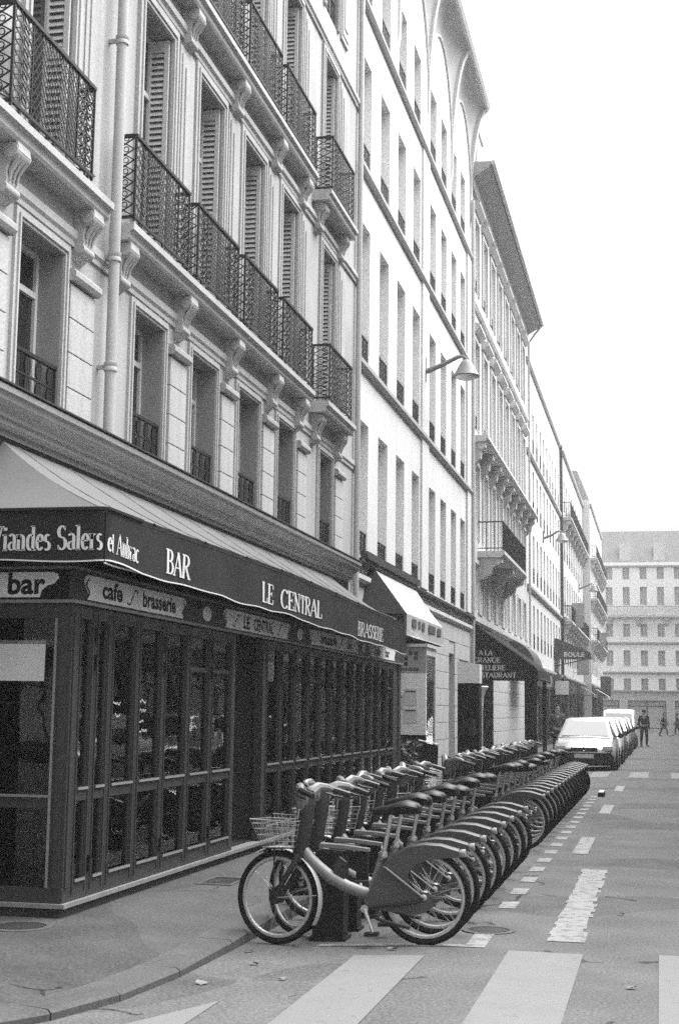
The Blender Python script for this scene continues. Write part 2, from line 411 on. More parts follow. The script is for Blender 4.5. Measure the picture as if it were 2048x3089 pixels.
def rail_panel(L, H=.95):
    def f(b):
        b.box(0,L,-.02,.02,H-.035,H).box(0,L,-.014,.014,.03,.06)
        for u in (0,L-.02): b.box(u,u+.02,-.012,.012,0,H-.035)
        a, c = .22*L, .78*L
        for u in (a,c): b.box(u-.007,u+.007,-.009,.009,.06,H-.035)
        lattice(b, a, c, .06, H-.035, .075, .0068, 1.3)
        z = .12
        k = 0
        while z < H-.08:
            for (p,q) in ((.02,a),(c,L-.02)):
                m = (p+q)/2; w = (q-p)/2
                ring(b,(m-w*.48,z),w*.42,.052,.0085,9); ring(b,(m+w*.48,z+.03),w*.42,.052,.0085,9)
                b.tube([(p,0,z-.05),(m-w*.3,0,z+.01),(m,0,z+.07),(m+w*.5,0,z+.02),(q,0,z+.09)],.0075,3)
            z += .105; k += 1
        for i in range(3): b.box(L*(.1+.4*i)-.01,L*(.1+.4*i)+.01,-.01,.01,-.055,.03)
    return f
def rail_return(L, H=.95):
    def f(b):   # along d, from d=-L to 0
        b.box(-.02,.02,-L,-.02,H-.035,H).box(-.014,.014,-L,-.02,.03,.06)
        z = .06; st = (H-.1)/7
        for i in range(7):
            b.bar((0,-L,z),(0,-.02,z+st),.012); b.bar((0,-.02,z),(0,-L,z+st),.012); z += st
            ring_pts = [(0,-L/2+.03*math.cos(t*.785),z+.03*math.sin(t*.785)) for t in range(8)]; b.tube(ring_pts,.007,3,closed=True)
        b.box(-.012,.012,-L,-L+.02,0,H)
    return f

# ---- corner building with balconies
F1 = Fac('L', -5.5)
B1 = thing('corner_building', (-5.5,17.5,.08), 'ornate stone corner building with iron balconies above the dark bar terrace', 'building')
WY = [(11.3,12.27),(14.14,15.11),(16.1,17.1),(18.08,19.1),(20.13,21.1),(22.8,23.75)]
FL = [(4.37,5.98),(6.72,9.53),(10.32,13.0),(13.9,16.3)]
ops = [(a,b,p,q) for (p,q) in FL for (a,b) in WY]
wall(F1, B1, 9.3, 25.74, 3.62, 21.0, ops, M['stone'], .3, rm=M['reveal'])
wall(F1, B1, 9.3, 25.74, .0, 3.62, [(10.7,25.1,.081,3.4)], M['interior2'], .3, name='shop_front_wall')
shell(F1, B1, 9.3, 25.74, 21.0, 10, M['stone'])
roof_mansard(F1, B1, 9.3, 25.74, 21.0, 2.4, 10)
for fi, (p,q) in enumerate(FL):
    for (a,b) in WY: window(F1, B1, a, b, p, q, .3)
# shop interior behind the terrace
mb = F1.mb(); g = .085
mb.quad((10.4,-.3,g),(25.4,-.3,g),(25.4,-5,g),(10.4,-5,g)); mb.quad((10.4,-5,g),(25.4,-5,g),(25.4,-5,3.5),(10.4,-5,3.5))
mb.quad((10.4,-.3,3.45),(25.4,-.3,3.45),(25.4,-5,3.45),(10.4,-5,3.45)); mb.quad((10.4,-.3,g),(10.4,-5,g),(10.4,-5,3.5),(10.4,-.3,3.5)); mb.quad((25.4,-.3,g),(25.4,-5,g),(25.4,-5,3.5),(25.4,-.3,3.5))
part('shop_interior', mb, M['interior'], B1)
# window surrounds
def surround(u0,u1,z0,z1,w,pr,sill=False):
    b = F1.mb()
    prof = [(0.003,pr*.6),(w*.45,pr*.6),(w*.45,pr),(w,pr)]
    b.box(u0-w,u0-.002,.001,pr,z0,z1+w).box(u1+.002,u1+w,.001,pr,z0,z1+w).box(u0-.001,u1+.001,.001,pr,z1+.002,z1+w)
    b.box(u0-w*.55,u0-w*.3,pr+.001,pr+.018,z0,z1+w*.55).box(u1+w*.3,u1+w*.55,pr+.001,pr+.018,z0,z1+w*.55).box(u0-w*.29,u1+w*.29,pr+.001,pr+.018,z1+w*.3,z1+w*.55)
    part('window_surround', b, M['stone2'], B1)
for (a,b) in WY:
    surround(a,b,4.37,5.98,.11,.03); surround(a,b,6.72,9.53,.15,.045); surround(a,b,10.32,13.0,.15,.045); surround(a,b,13.9,16.3,.13,.04)
# piers: stacked blocks on the lower floor, panelled strips above
PIER = [(9.4,11.05),(12.4,13.0),(15.3,15.88),(17.3,17.86),(19.3,19.9),(21.32,21.9),(24.0,24.6)]
for (a,b) in PIER:
    z = 4.37; n_ = 4; st = (5.74-z)/n_
    for i in range(n_):
        zz0, zz1 = z+i*st+.005, z+(i+1)*st-.005
        def blk(q, w=b-a, h=zz1-zz0):
            e = .005
            q.add([(0,.001,0),(w,.001,0),(w,.001,h),(0,.001,h),(0,.036,0),(w,.036,0),(w,.036,h),(0,.036,h),(e,.04,e),(w-e,.04,e),(w-e,.04,h-e),(e,.04,h-e)],
                  [(0,1,5,4),(1,2,6,5),(2,3,7,6),(3,0,4,7),(4,5,9,8),(5,6,10,9),(6,7,11,10),(7,4,8,11),(8,9,10,11)])
        place(F1, 'stone_block', (round(b-a,3),round(zz1-zz0,3)), blk, M['stone2'], B1, a, 0, zz0)
    q = F1.mb().prism([(.001,5.76),(.075,5.76),(.1,5.8),(.1,5.85),(.07,5.88),(.001,5.88)], a-.03, b+.03); part('pier_capital', q, M['stone'], B1)
    for (z0,z1) in ((6.72,9.6),(10.32,13.05),(13.9,16.4)):
        q = F1.mb().box(a+.02,b-.02,.001,.04,z0,z1).box(a+.08,b-.08,.041,.055,z0+.1,z1-.1).box(a+.17,b-.17,.056,.07,z0+.25,z1-.25)
        part('pilaster', q, M['stone'], B1)
# string mouldings
for (z, pr) in ((6.12,.05),(9.72,.07),(13.2,.07),(16.6,.1)):
    q = F1.mb().prism([(.001,z),(pr*.5,z),(pr*.55,z+.05),(pr,z+.08),(pr,z+.16),(.001,z+.2)], 9.3, 25.735); part('string_moulding', q, M['stone2'], B1)
q = F1.mb().prism([(.001,20.2),(.1,20.2),(.18,20.35),(.5,20.5),(.55,20.8),(.001,20.9)], 9.3, 25.735); part('roof_cornice', q, M['stone2'], B1)
# balconies: slab, rails, returns, consoles
def console(parent, u, ztop, w=.24, h=.5, pr=.21):
    def f(b):
        P = [(.0,0),(pr,0),(pr+.01,-.07),(pr-.03,-.13),(pr-.08,-.16),(pr*.5,-.23),(pr*.55,-.3),(pr*.45,-.38),(pr*.22,-.43),(0,-.46)]
        b.prism([(p, q*h/.46) for p, q in P], -w/2, w/2)
        for (d,z,r,ww) in ((pr-.06,-.075,.068,w/2+.018),(pr*.36,-.36*h/.46,.052,w/2+.012)):
            b.prism([(d+r*math.cos(i*.5236),z+r*math.sin(i*.5236)) for i in range(12)], -ww, ww)
        for k in (-1,0,1): b.tube([(k*w*.28,pr-.01,-.13),(k*w*.28,pr*.62,-.24),(k*w*.28,pr*.58,-.32)],[.03,.022,.012],5)
    return place(F1, 'console', (w,h,pr), f, M['stone2'], parent, u, .002, ztop, True)
def balcony(z, rails, s0, s1, cons, pr=.27):
    q = F1.mb(); q.prism([(.001,z),(pr-.07,z),(pr-.05,z+.03),(pr-.04,z+.09),(pr,z+.11),(pr,z+.18),(.001,z+.18)], s0, s1)
    bal = part('balcony', q, M['stone2'], B1)
    for (a,b) in rails:
        L = round(b-a,2)
        place(F1, 'railing_panel', (L,), rail_panel(L), M['railing'], bal, a, pr-.04, z+.23)
        for u in (a+.01,b-.01): place(F1, 'railing_return', (pr,), rail_return(pr-.05), M['railing'], bal, u, pr-.04, z+.23)
    for u in cons: console(bal, u, z-.002)
    return bal
for z in (6.5, 10.1):
    balcony(z, [(10.55,12.35)], 10.2, 12.85, [10.9,12.6])
    balcony(z, [(13.48,15.25),(15.57,17.25),(17.55,19.23),(19.54,21.33)], 13.4, 21.45, [13.6,15.58,17.58,19.6,21.2])
    balcony(z, [(22.28,24.0)], 22.1, 24.25, [22.35,24.0], .34)
# low guards in the lower windows
def guard(b, w=.96):
    b.box(0,w,-.018,.018,.44,.475).box(0,w,-.01,.01,.24,.258).box(0,w,-.01,.01,.04,.055)
    for i in range(4):
        u = (i+.5)*w/4
        for k in (0,1): ring(b,(u,.345 if k else .15),.05,.09,.016,10); ring(b,(u,.345 if k else .15),.022,.05,.012,8)
        b.box(u-.012,u+.012,-.008,.008,.055,.44)
    for u in (0,w-.02): b.box(u,u+.02,-.01,.01,0,.44)
for (a,b) in WY:
    place(F1, 'window_guard', (), guard, M['railing'], B1, a+.005, -.03, 4.4); place(F1, 'window_guard', (), guard, M['railing'], B1, a+.005, -.06, 13.95)
# shutters folded into the reveals (louvred)
def leaf(b, h):      # lies in the (d,z) plane, thickness along u: d from -.27 to -.02
    d0, d1, t = -.285, -.015, .03
    b.box(0,t,d0,d0+.055,0,h).box(0,t,d1-.055,d1,0,h)
    for z0, z1 in ((0,.12),(h*.44,h*.44+.11),(h-.14,h)): b.box(0,t,d0+.055,d1-.055,z0,z1)
def slat(b):
    b.add([(.0,-.232,0),(.0,-.068,0),(.016,-.232,.046),(.016,-.068,.046),(.008,-.232,0),(.008,-.068,0),(.024,-.232,.046),(.024,-.068,.046)],
          [(0,1,3,2),(4,6,7,5),(0,4,5,1),(2,3,7,6),(0,2,6,4),(1,5,7,3)])
for fi, (p,q) in ((1,FL[1]),(2,FL[2])):
    h = q-p-.04
    for (a,b) in WY:
        for side in (0,1):
            u = b-.05 if side else a+.02
            lf = place(F1, 'shutter', (round(h,2),), lambda bb: leaf(bb,h), M['shutter'], B1, u, 0, p+.02)
            zs = []
            for (z0,z1) in ((.12,h*.44),(h*.44+.11,h-.14)):
                k = int((z1-z0)/.07); zs += [z0+.012+i*(z1-z0)/k for i in range(k)]
            if fi == 1 and side:
                for z in zs: place(F1, 'slat', (), slat, M['shutter'], lf, u, 0, p+.02+z)
            else:
                def many(bb):
                    for z in zs:
                        mm = MB(); slat(mm); bb.add([(x,y,w+z) for x,y,w in mm.v], mm.f)
                tag(place(F1, 'slats', (round(h,2),), many, M['shutter'], lf, u, 0, p+.02), kind='stuff')
            # dark backing board behind the louvres so that the reveal shows through the gaps
# drainpipe
q = MB(); PX, PY = -5.36, 13.22
q.tube([(PX,PY,4.36),(PX,PY,20.4)], .056, 12)
for z in (5.1,6.25,8.6,11.2,14.0,17): q.lathe([(.056,z-.05),(.07,z-.045),(.07,z-.015),(.062,z),(.07,z+.015),(.07,z+.045),(.056,z+.05)], (PX,PY,0), 12).box(-5.498,PX-.03,PY-.02,PY+.02,z-.02,z+.02)
part('drainpipe', q, M['pipe'], B1, True)
q = MB(); q.tube([(-5.42,25.6,3.4),(-5.42,25.6,20.4)], .055, 10); part('drainpipe', q, M['pipe'], B1, True)
# shop cornice with lead flashing
cs = [(.001,3.98),(.05,3.98),(.055,4.02),(.09,4.03),(.12,4.06),(.125,4.1),(.15,4.11),(.155,4.15),(.2,4.18),(.235,4.22),(.245,4.27),(.27,4.28),(.27,4.33),(.001,4.345)]
sc_ = part('shop_cornice', F1.mb().prism(cs, 9.4, 25.2), M['cornice'], B1)
part('flashing', F1.mb().box(9.4,25.2,.004,.285,4.347,4.362), M['lead'], sc_)
part('awning_shadow_strip', F1.mb().box(9.5,25.1,.001,.05,3.62,3.978), M['ink'], B1)  # black strip put in for the shadow between cornice and awning

# ------------------------------------------------------------------ lettering
def A_(cx, cy, rx, ry, a0, a1, n=10): return [(cx+rx*math.cos(R(a0+(a1-a0)*i/n)), cy+ry*math.sin(R(a0+(a1-a0)*i/n))) for i in range(n+1)]
# glyph: advance, strokes (polyline, weight), serif feet
GL = {
 'A': (.80,[([(.06,0),(.4,1)],.5),([(.4,1),(.74,0)],1.),([(.17,.34),(.62,.34)],.8)],[(.06,0),(.74,0)]),
 'B': (.72,[([(.16,0),(.16,1)],1),([(.16,.985)]+A_(.36,.76,.2,.225,90,-90)+[(.16,.535)],1),([(.16,.52)]+A_(.4,.27,.24,.255,90,-90)+[(.16,.015)],1)],[(.12,0),(.12,1)]),
 'C': (.76,[(A_(.42,.5,.34,.49,42,318,16),1),([(.69,.8),(.69,.98)],.5),([(.69,.2),(.69,.06)],.4)],[]),
 'E': (.68,[([(.16,0),(.16,1)],1),([(.16,.98),(.58,.98)],1),([(.16,.52),(.46,.52)],1),([(.16,.02),(.62,.02)],1),([(.58,.98),(.6,.78)],.4),([(.62,.02),(.64,.24)],.4),([(.46,.62),(.46,.42)],.4)],[(.12,0),(.12,1)]),
 'G': (.80,[(A_(.42,.5,.34,.49,42,325,16),1),([(.68,.42),(.68,.1)],1),([(.69,.8),(.69,.98)],.5)],[(.68,.43)]),
 'I': (.34,[([(.17,0),(.17,1)],1)],[(.17,0),(.17,1)]),
 'L': (.64,[([(.16,0),(.16,1)],1),([(.16,.02),(.58,.02)],1),([(.58,.02),(.6,.26)],.4)],[(.16,0),(.16,1)]),
 'N': (.82,[([(.16,0),(.16,1)],.45),([(.14,1),(.66,0)],1),([(.66,0),(.66,1)],.45)],[(.16,0),(.1,1),(.66,1)]),
 'R': (.76,[([(.16,0),(.16,1)],1),([(.16,.985)]+A_(.38,.75,.22,.235,90,-90)+[(.16,.515)],1),([(.36,.51),(.68,0)],1)],[(.14,0),(.12,1),(.7,0)]),
 'S': (.60,[(A_(.3,.745,.2,.235,40,270,10)+A_(.3,.265,.22,.245,90,-140,10),1.1),([(.46,.8),(.47,.98)],.4),([(.11,.2),(.1,.03)],.4)],[]),
 'T': (.70,[([(.35,0),(.35,1)],1),([(.06,.98),(.64,.98)],1),([(.06,.98),(.05,.76)],.4),([(.64,.98),(.65,.76)],.4)],[(.35,0)]),
 'U': (.80,[([(.17,1),(.17,.35)]+A_(.4,.32,.23,.31,180,360)+[(.63,.35),(.63,1)],.9)],[(.17,1),(.63,1)]),
 'V': (.76,[([(.06,1),(.38,0)],1),([(.38,0),(.7,1)],.5)],[(.06,1),(.7,1)]),
 'a': (.50,[(A_(.24,.5,.15,.17,150,0,7)+[(.39,.1),(.45,.03)],1),(A_(.23,.18,.15,.16,60,300,10),.9)],[]),
 'b': (.54,[([(.13,0),(.13,1)],1),(A_(.28,.33,.17,.32,130,-130,12),1)],[(.09,1)]),
 'c': (.46,[(A_(.27,.33,.19,.32,45,315,12),1)],[]),
 'd': (.56,[([(.42,0),(.42,1)],1),(A_(.26,.33,.17,.32,50,310,12),1)],[(.39,1),(.46,0)]),
 'e': (.48,[([(.1,.37),(.42,.37)],.9),(A_(.26,.33,.17,.32,8,320,14),1)],[]),
 'i': (.30,[([(.15,0),(.15,.65)],1),([(.15,.83),(.15,.95)],1.1)],[(.15,0),(.11,.65)]),
 'l': (.30,[([(.15,0),(.15,1)],1)],[(.15,0),(.11,1)]),
 'n': (.58,[([(.14,0),(.14,.65)],1),([(.14,.45)]+A_(.29,.47,.14,.17,160,0,8)+[(.43,0)],1)],[(.14,0),(.1,.65),(.43,0)]),
 'r': (.42,[([(.14,0),(.14,.65)],1),([(.14,.42)]+A_(.27,.5,.11,.13,150,50,5),1)],[(.14,0),(.1,.65)]),
 's': (.42,[(A_(.21,.49,.12,.15,40,270,8)+A_(.21,.17,.13,.17,90,-140,8),1)],[]),
 't': (.36,[([(.15,.85),(.15,.12)]+A_(.23,.12,.08,.1,180,300,5),1),([(.04,.63),(.3,.63)],.9)],[]),
 'u': (.58,[([(.14,.65),(.14,.2)]+A_(.28,.18,.14,.17,180,330,6),1),([(.43,0),(.43,.65)],1)],[(.1,.65),(.39,.65),(.47,0)]),
 ' ': (.34,[],[]),
}
def nib_text(txt, size, wx=.075, wy=.028, squeeze=1.):
    """flat serif lettering: quads in (s,t) built as strokes of a broad pen."""
    V, Fc = [], []; x = 0.
    def ribbon(pl, w):
        base = len(V); n = len(pl)
        for i, (px,py) in enumerate(pl):
            q0 = pl[max(i-1,0)]; q1 = pl[min(i+1,n-1)]; tx, ty = q1[0]-q0[0], q1[1]-q0[1]; L = math.hypot(tx,ty) or 1
            nx, ny = -ty/L, tx/L; wl = w
            for sg in (1,-1): V.append(((x+px+sg*nx*wx*wl)*size*squeeze, (py+sg*ny*wy*max(wl,.9))*size))
        for i in range(n-1): Fc.append((base+2*i,base+2*i+1,base+2*i+3,base+2*i+2))
    for ch in txt:
        adv, st, sf = GL[ch]
        for pl, w in st: ribbon(pl, w)
        for (px,py) in sf: ribbon([(px-.13,py+(.012 if py < .1 else -.012)),(px+.13,py+(.012 if py < .1 else -.012))], 1)
        x += adv
    return V, Fc, x*size*squeeze
def letters(name, txt, size, fn, m, parent, squeeze=1., width=None, **k):
    V, Fc, w = nib_text(txt, size, squeeze=squeeze, **k)
    if width: V = [(a*width/w, b) for a, b in V]
    b = MB().add([fn(a,c,i) for i,(a,c) in enumerate(V)], Fc)
    return part(name, b, m, parent)
def plain_text(name, txt, size, fn, m, parent, width=None, bold=.006):
    cu = bpy.data.curves.new('t','FONT'); cu.body = txt; cu.size = size; cu.resolution_u = 3; cu.offset = bold*size/.2
    o = bpy.data.objects.new('t', cu); sc.collection.objects.link(o); dg = bpy.context.evaluated_depsgraph_get()
    me = o.evaluated_get(dg).to_mesh(); vs = [tuple(v.co) for v in me.vertices]; fs = [tuple(p.vertices) for p in me.polygons]
    bpy.data.objects.remove(o); bpy.data.curves.remove(cu)
    xm = max(v[0] for v in vs)
    if width: vs = [(v[0]*width/xm, v[1]) for v in vs]
    return part(name, MB().add([fn(v[0],v[1],0) for v in vs], fs), m, parent)

# ------------------------------------------------------------------ enclosed bar terrace
TX, TY0, TY1 = -4.5, 10.5, 25.3
T = thing('bar_terrace', (-5.0,17.9,.08), 'enclosed timber and glass bar terrace along the corner building', 'terrace')
FT = Fac('L', TX); FS = Fac('E', TY0)
part('plinth', MB().box(-5.495,TX-.02,TY0+.02,TY1,.0,.15), M['granite'], T)
part('ledge', MB().box(-5.495,TX+.035,TY0-.035,TY1+.01,.152,.185), M['wood_edge'], T)
part('floor', MB().box(-5.6,TX-.1,TY0+.1,TY1-.1,.187,.2), M['interior2'], T)
part('terrace_roof', MB().box(-5.498,TX-.002,TY0+.002,TY1,2.79,2.82), M['lead'], T)
part('ceiling', MB().box(-5.498,TX-.09,TY0+.09,TY1-.02,2.47,2.495), M['interior2'], T)
part('corner_post', MB().box(TX-.12,TX,TY0,TY0+.12,.187,2.498).box(TX+.001,TX+.012,TY0+.03,TY0+.09,.3,2.4).box(TX-.09,TX-.03,TY0-.012,TY0-.001,.3,2.4), M['wood'], T)
def fpanel(w, h=2.3):
    def f(b):
        s = .075
        b.box(.004,s,-.06,0,0,h).box(w-s,w-.004,-.06,0,0,h).box(s,w-s,-.06,0,h-.1,h).box(s,w-s,-.06,0,0,.14).box(s,w-s,-.06,0,.76,.85)
        for (a,c) in ((s,s+.014),(w-s-.014,w-s)): b.box(a,c,-.045,-.012,.14,.76).box(a,c,-.045,-.012,.85,h-.1)
        b.box(s-.03,s-.012,.001,.01,.05,h-.05).box(w-s+.012,w-s+.03,.001,.01,.05,h-.05)
        b.box(s,w-s,.001,.014,.845,.87).box(s,w-s,.001,.014,.135,.16)
    return f
def panel(F, parent, u0, u1, hinge=False, upper=False):
    w = round(u1-u0,3); z0 = .19
    p_ = place(F, 'glazed_panel', (w,), fpanel(w), M['wood'], parent, u0, 0, z0)
    place(F, 'upper_pane', (w,), lambda b: b.quad((.075,-.03,.85),(w-.075,-.03,.85),(w-.075,-.03,2.2),(.075,-.03,2.2)), M['shopglass'], p_, u0, 0, z0)
    place(F, 'lower_pane', (w,), lambda b: b.quad((.075,-.03,.14),(w-.075,-.03,.14),(w-.075,-.03,.76),(.075,-.03,.76)), M['shopglass'], p_, u0, 0, z0)
    for zz in (.846,.137): place(F, 'sill_bead', (w,), lambda b: b.box(.08,w-.08,.0145,.02,0,.02), M['wood_edge'], p_, u0, 0, z0+zz)
    if upper: place(F, 'glazing_bar', (w,), lambda b: b.box(.075,w-.075,-.05,-.01,1.86,1.9), M['wood'], p_, u0, 0, z0)
    if hinge:
        for z in (.25,1.85,2.08): place(F, 'hinge', (), lambda b: b.box(-.012,.012,.0,.028,0,.13), M['black'], p_, u0, 0, z0+z-.06)
    return p_
E1 = [10.62,10.98,11.33,11.98,12.66,13.38,14.1,14.88]
for i, (a,b) in enumerate(zip(E1,E1[1:])): panel(FT, T, a, b, i in (1,4,6), i >= 5)
E2 = [16.22+.69*i for i in range(13)]
for i, (a,b) in enumerate(zip(E2,E2[1:])): panel(FT, T, a, b, i%2 == 1, i%4 == 3)
part('end_post', MB().box(TX-.12,TX,E2[-1]+.002,E2[-1]+.14,.187,2.498).box(TX-.1,TX-.01,TY1-.2,TY1,.187,2.498), M['wood'], T)
part('end_wall', MB().box(-5.497,TX-.11,TY1-.06,TY1-.002,.19,2.49), M['wood'], T)
part('end_infill', MB().box(TX-.08,TX-.03,E2[-1]+.145,TY1-.205,.19,2.49), M['wood'], T)
part('door_jamb', MB().box(TX-.1,TX,14.885,14.98,.187,2.498), M['wood'], T); part('door_jamb', MB().box(TX-.1,TX,16.1,16.215,.187,2.498), M['wood'], T)
# recessed entrance with a pair of doors
d_ = part('entrance_door', MB().box(TX-.62,TX-.57,15.02,15.1,.2,2.3).box(TX-.62,TX-.57,15.98,16.06,.2,2.3).box(TX-.62,TX-.57,15.1,15.98,2.2,2.3).box(TX-.62,TX-.57,15.1,15.98,.2,.4).box(TX-.62,TX-.57,15.1,15.98,.95,1.03), M['wood'], T)
part('pane', MB().box(TX-.6,TX-.595,15.1,15.98,.4,.95).box(TX-.6,TX-.595,15.1,15.98,1.03,2.2), M['shopglass'], d_)
part('door_handle', MB().tube([(TX-.55,15.16,1.05),(TX-.52,15.16,1.1),(TX-.52,15.16,1.3),(TX-.55,15.16,1.35)],.012,6), M['chrome'], d_)
part('porch_side', MB().box(TX-.57,TX-.101,14.9,14.94,.2,2.46), M['wood'], T); part('porch_side', MB().box(TX-.57,TX-.101,16.14,16.18,.2,2.46), M['wood'], T)
# side facing the crossing: two big panes
sd = part('side_frame', FS.mb().box(-5.495,-5.38,-.06,0,.187,2.498).box(-5.38,TX-.121,-.06,0,.187,.3).box(-5.38,TX-.121,-.06,0,.9,1.0).box(-5.38,TX-.121,-.06,0,2.38,2.498), M['wood'], T)
part('side_pane', FS.mb().quad((-5.38,-.03,1.0),(TX-.121,-.03,1.0),(TX-.121,-.03,2.38),(-5.38,-.03,2.38)), M['shopglass'], T); part('side_pane', FS.mb().quad((-5.38,-.03,.3),(TX-.121,-.03,.3),(TX-.121,-.03,.9),(-5.38,-.03,.9)), M['shopglass'], T)
part('side_bead', FS.mb().box(TX-.14,TX-.1215,.001,.012,.3,2.38).box(-5.37,TX-.141,.001,.014,.985,1.005), M['wood_edge'], T)
# fascia with painted boards
fas = part('fascia', MB().box(TX-.07,TX+.012,TY0-.012,TY1,2.5,2.788).box(-5.495,TX-.0701,TY0-.012,TY0+.05,2.5,2.788), M['wood'], T)
part('fascia_strip', MB().box(TX+.0125,TX+.035,TY0-.035,TY1,2.5,2.525).box(-5.495,TX+.0124,TY0-.035,TY0-.0125,2.5,2.525), M['wood_edge'], fas)
part('fascia_cap', MB().box(TX+.0125,TX+.03,TY0-.03,TY1,2.772,2.79).box(-5.495,TX+.0124,TY0-.03,TY0-.0125,2.772,2.79), M['wood_edge'], fas)
def bracket_board(F, u0, u1, z0, z1, d=.013, m='sign_pale'):
    """sign board whose ends curl like brackets."""
    h = z1-z0; w = .16
    prof = [(0,0),(.05,.12),(.9,.0)]
    left = [(u0+w*.55,z0),(u0+w*.75,z0+.2*h),(u0+w*.35,z0+.45*h),(u0+.01,z0+.72*h),(u0+.03,z0+.9*h),(u0+w*.5,z1)]
    right = [(u1-(u-u0),z) for (u,z) in reversed(left)]
    return part('sign_board', F.mb().prism(left+right, d, d+.006, 'd'), M[m], fas)
def flourish(F, u, z, s, parent, d):
    q = F.mb(); pl = A_(-.5,0,.35,.3,200,20,8)+A_(.5,0,.35,.3,200,380,8)
    pl = [(-.75,-.35)]+A_(-.45,-.1,.3,.3,230,360,6)+A_(.45,.1,.3,.3,180,20,6)+[(.6,.45)]
    V = [(u+a*s, z+b*s) for a,b in pl]; bs = []
    for i,(a,b) in enumerate(V):
        p0 = V[max(i-1,0)]; p1 = V[min(i+1,len(V)-1)]; tx,ty = p1[0]-p0[0],p1[1]-p0[1]; L = math.hypot(tx,ty) or 1
        bs += [(a-ty/L*.008,d,b+tx/L*.008),(a+ty/L*.008,d,b-tx/L*.008)]
    q.add(bs, [(2*i,2*i+1,2*i+3,2*i+2) for i in range(len(V)-1)]); part('flourish', q, M['ink'], parent)
def scrolls(F, u0, u1, z0, z1, bd, d):
    h = z1-z0
    for u, sg in ((u0+.055,1),(u1-.055,-1)):
        V = [(u+sg*(.03+.035*math.sin(t*.9)), z0+h*(.08+.1*t)) for t in range(9)]
        q = F.mb(); bs = []
        for i,(a,b) in enumerate(V): w = .022*math.sin(math.pi*(i+.8)/9.6); bs += [(a-w,d,b),(a+w,d,b)]
        q.add(bs, [(2*i,2*i+1,2*i+3,2*i+2) for i in range(len(V)-1)]); part('scroll_mark', q, M['ink_soft'], bd)
def sans_on(F, txt, size, u, z, width, bd, d, m='ink'): plain_text('lettering', txt, size, lambda a,b,i: F.map(u+a,d,z+b), M[m], bd, width)
bd = bracket_board(FT,10.66,13.22,2.545,2.745); scrolls(FT,10.66,13.22,2.545,2.745,bd,.0205)
sans_on(FT,'cafe',.2,11.05,2.585,.46,bd,.0205); flourish(FT,11.75,2.64,.17,bd,.0205); sans_on(FT,'brasserie',.2,12.0,2.585,.9,bd,.0205)
bd = bracket_board(FT,14.42,17.25,2.545,2.745); scrolls(FT,14.42,17.25,2.545,2.745,bd,.0205)
flourish(FT,14.9,2.64,.17,bd,.0205); sans_on(FT,'LE',.19,15.18,2.575,.26,bd,.0205); sans_on(FT,'CENTRAL',.19,15.6,2.575,.85,bd,.0205); flourish(FT,16.75,2.64,.16,bd,.0205)
bd = bracket_board(FT,18.25,21.5,2.545,2.745); scrolls(FT,18.25,21.5,2.545,2.745,bd,.0205)
sans_on(FT,'brasserie',.2,18.9,2.585,1.0,bd,.0205); flourish(FT,20.2,2.64,.16,bd,.0205); sans_on(FT,'bar',.2,20.6,2.585,.4,bd,.0205)
bd = bracket_board(FT,22.2,24.6,2.545,2.745); scrolls(FT,22.2,24.6,2.545,2.745,bd,.0205); sans_on(FT,'cafe',.2,22.7,2.585,.45,bd,.0205); sans_on(FT,'bar',.2,23.6,2.585,.4,bd,.0205)
for u in (13.88,17.76,21.85):
    part('medallion', FT.mb().prism([(u+.14*math.cos(i*.314),2.645+.075*math.sin(i*.314)) for i in range(20)], .013, .019, 'd'), M['sign_pale'], fas)
# board on the crossing side: 'bar'
h0, h1 = 2.545, 2.745
poly = [(-5.6,h0),(-4.78,h0),(-4.76,h0+.06),(-4.72,h0+.09),(-4.66,h0+.11),(-4.62,h0+.15),(-4.63,h1-.015),(-4.68,h1),(-5.6,h1)]
bd = part('sign_board', FS.mb().prism(poly, .013, .019, 'd'), M['sign_pale'], fas)
sans_on(FS,'bar',.235,-5.06,2.575,.33,bd,.0205)
part('board_backing', FS.mb().box(-5.49,-4.53,.0123,.0128,2.53,2.765), M['ink'], fas)
# small chalk writing on a few panes
random.seed(11)
for u, z in ((11.5,1.72),(11.55,1.62),(12.12,1.74),(12.14,1.66),(12.12,1.57),(12.15,1.48),(13.55,1.6),(13.55,1.5),(16.5,1.6),(17.2,1.5)):
    V = []; L = random.uniform(.12,.26)
    q = FT.mb(); k = 14; bs = []
    for i in range(k): a = u+L*i/k; w = random.uniform(-.016,.016); bs += [(a,-.0285,z+w-.004),(a,-.0285,z+w+.006)]
    q.add(bs, [(2*i,2*i+1,2*i+3,2*i+2) for i in range(k-1)]); part('chalk_writing', q, M['letter'], T)
tag(put('paper_notice', FS.mb().add([(x,-.0275-.004*math.sin(z*9),z) for x in (-5.2,-4.97,-4.73) for z in (1.885,2.0,2.1,2.205)], [(i*4+j,(i+1)*4+j,(i+1)*4+j+1,i*4+j+1) for i in range(2) for j in range(3)]).mesh('paper_notice', M['paper'])), 'large pale paper notice stuck on the side pane of the terrace', 'notice')

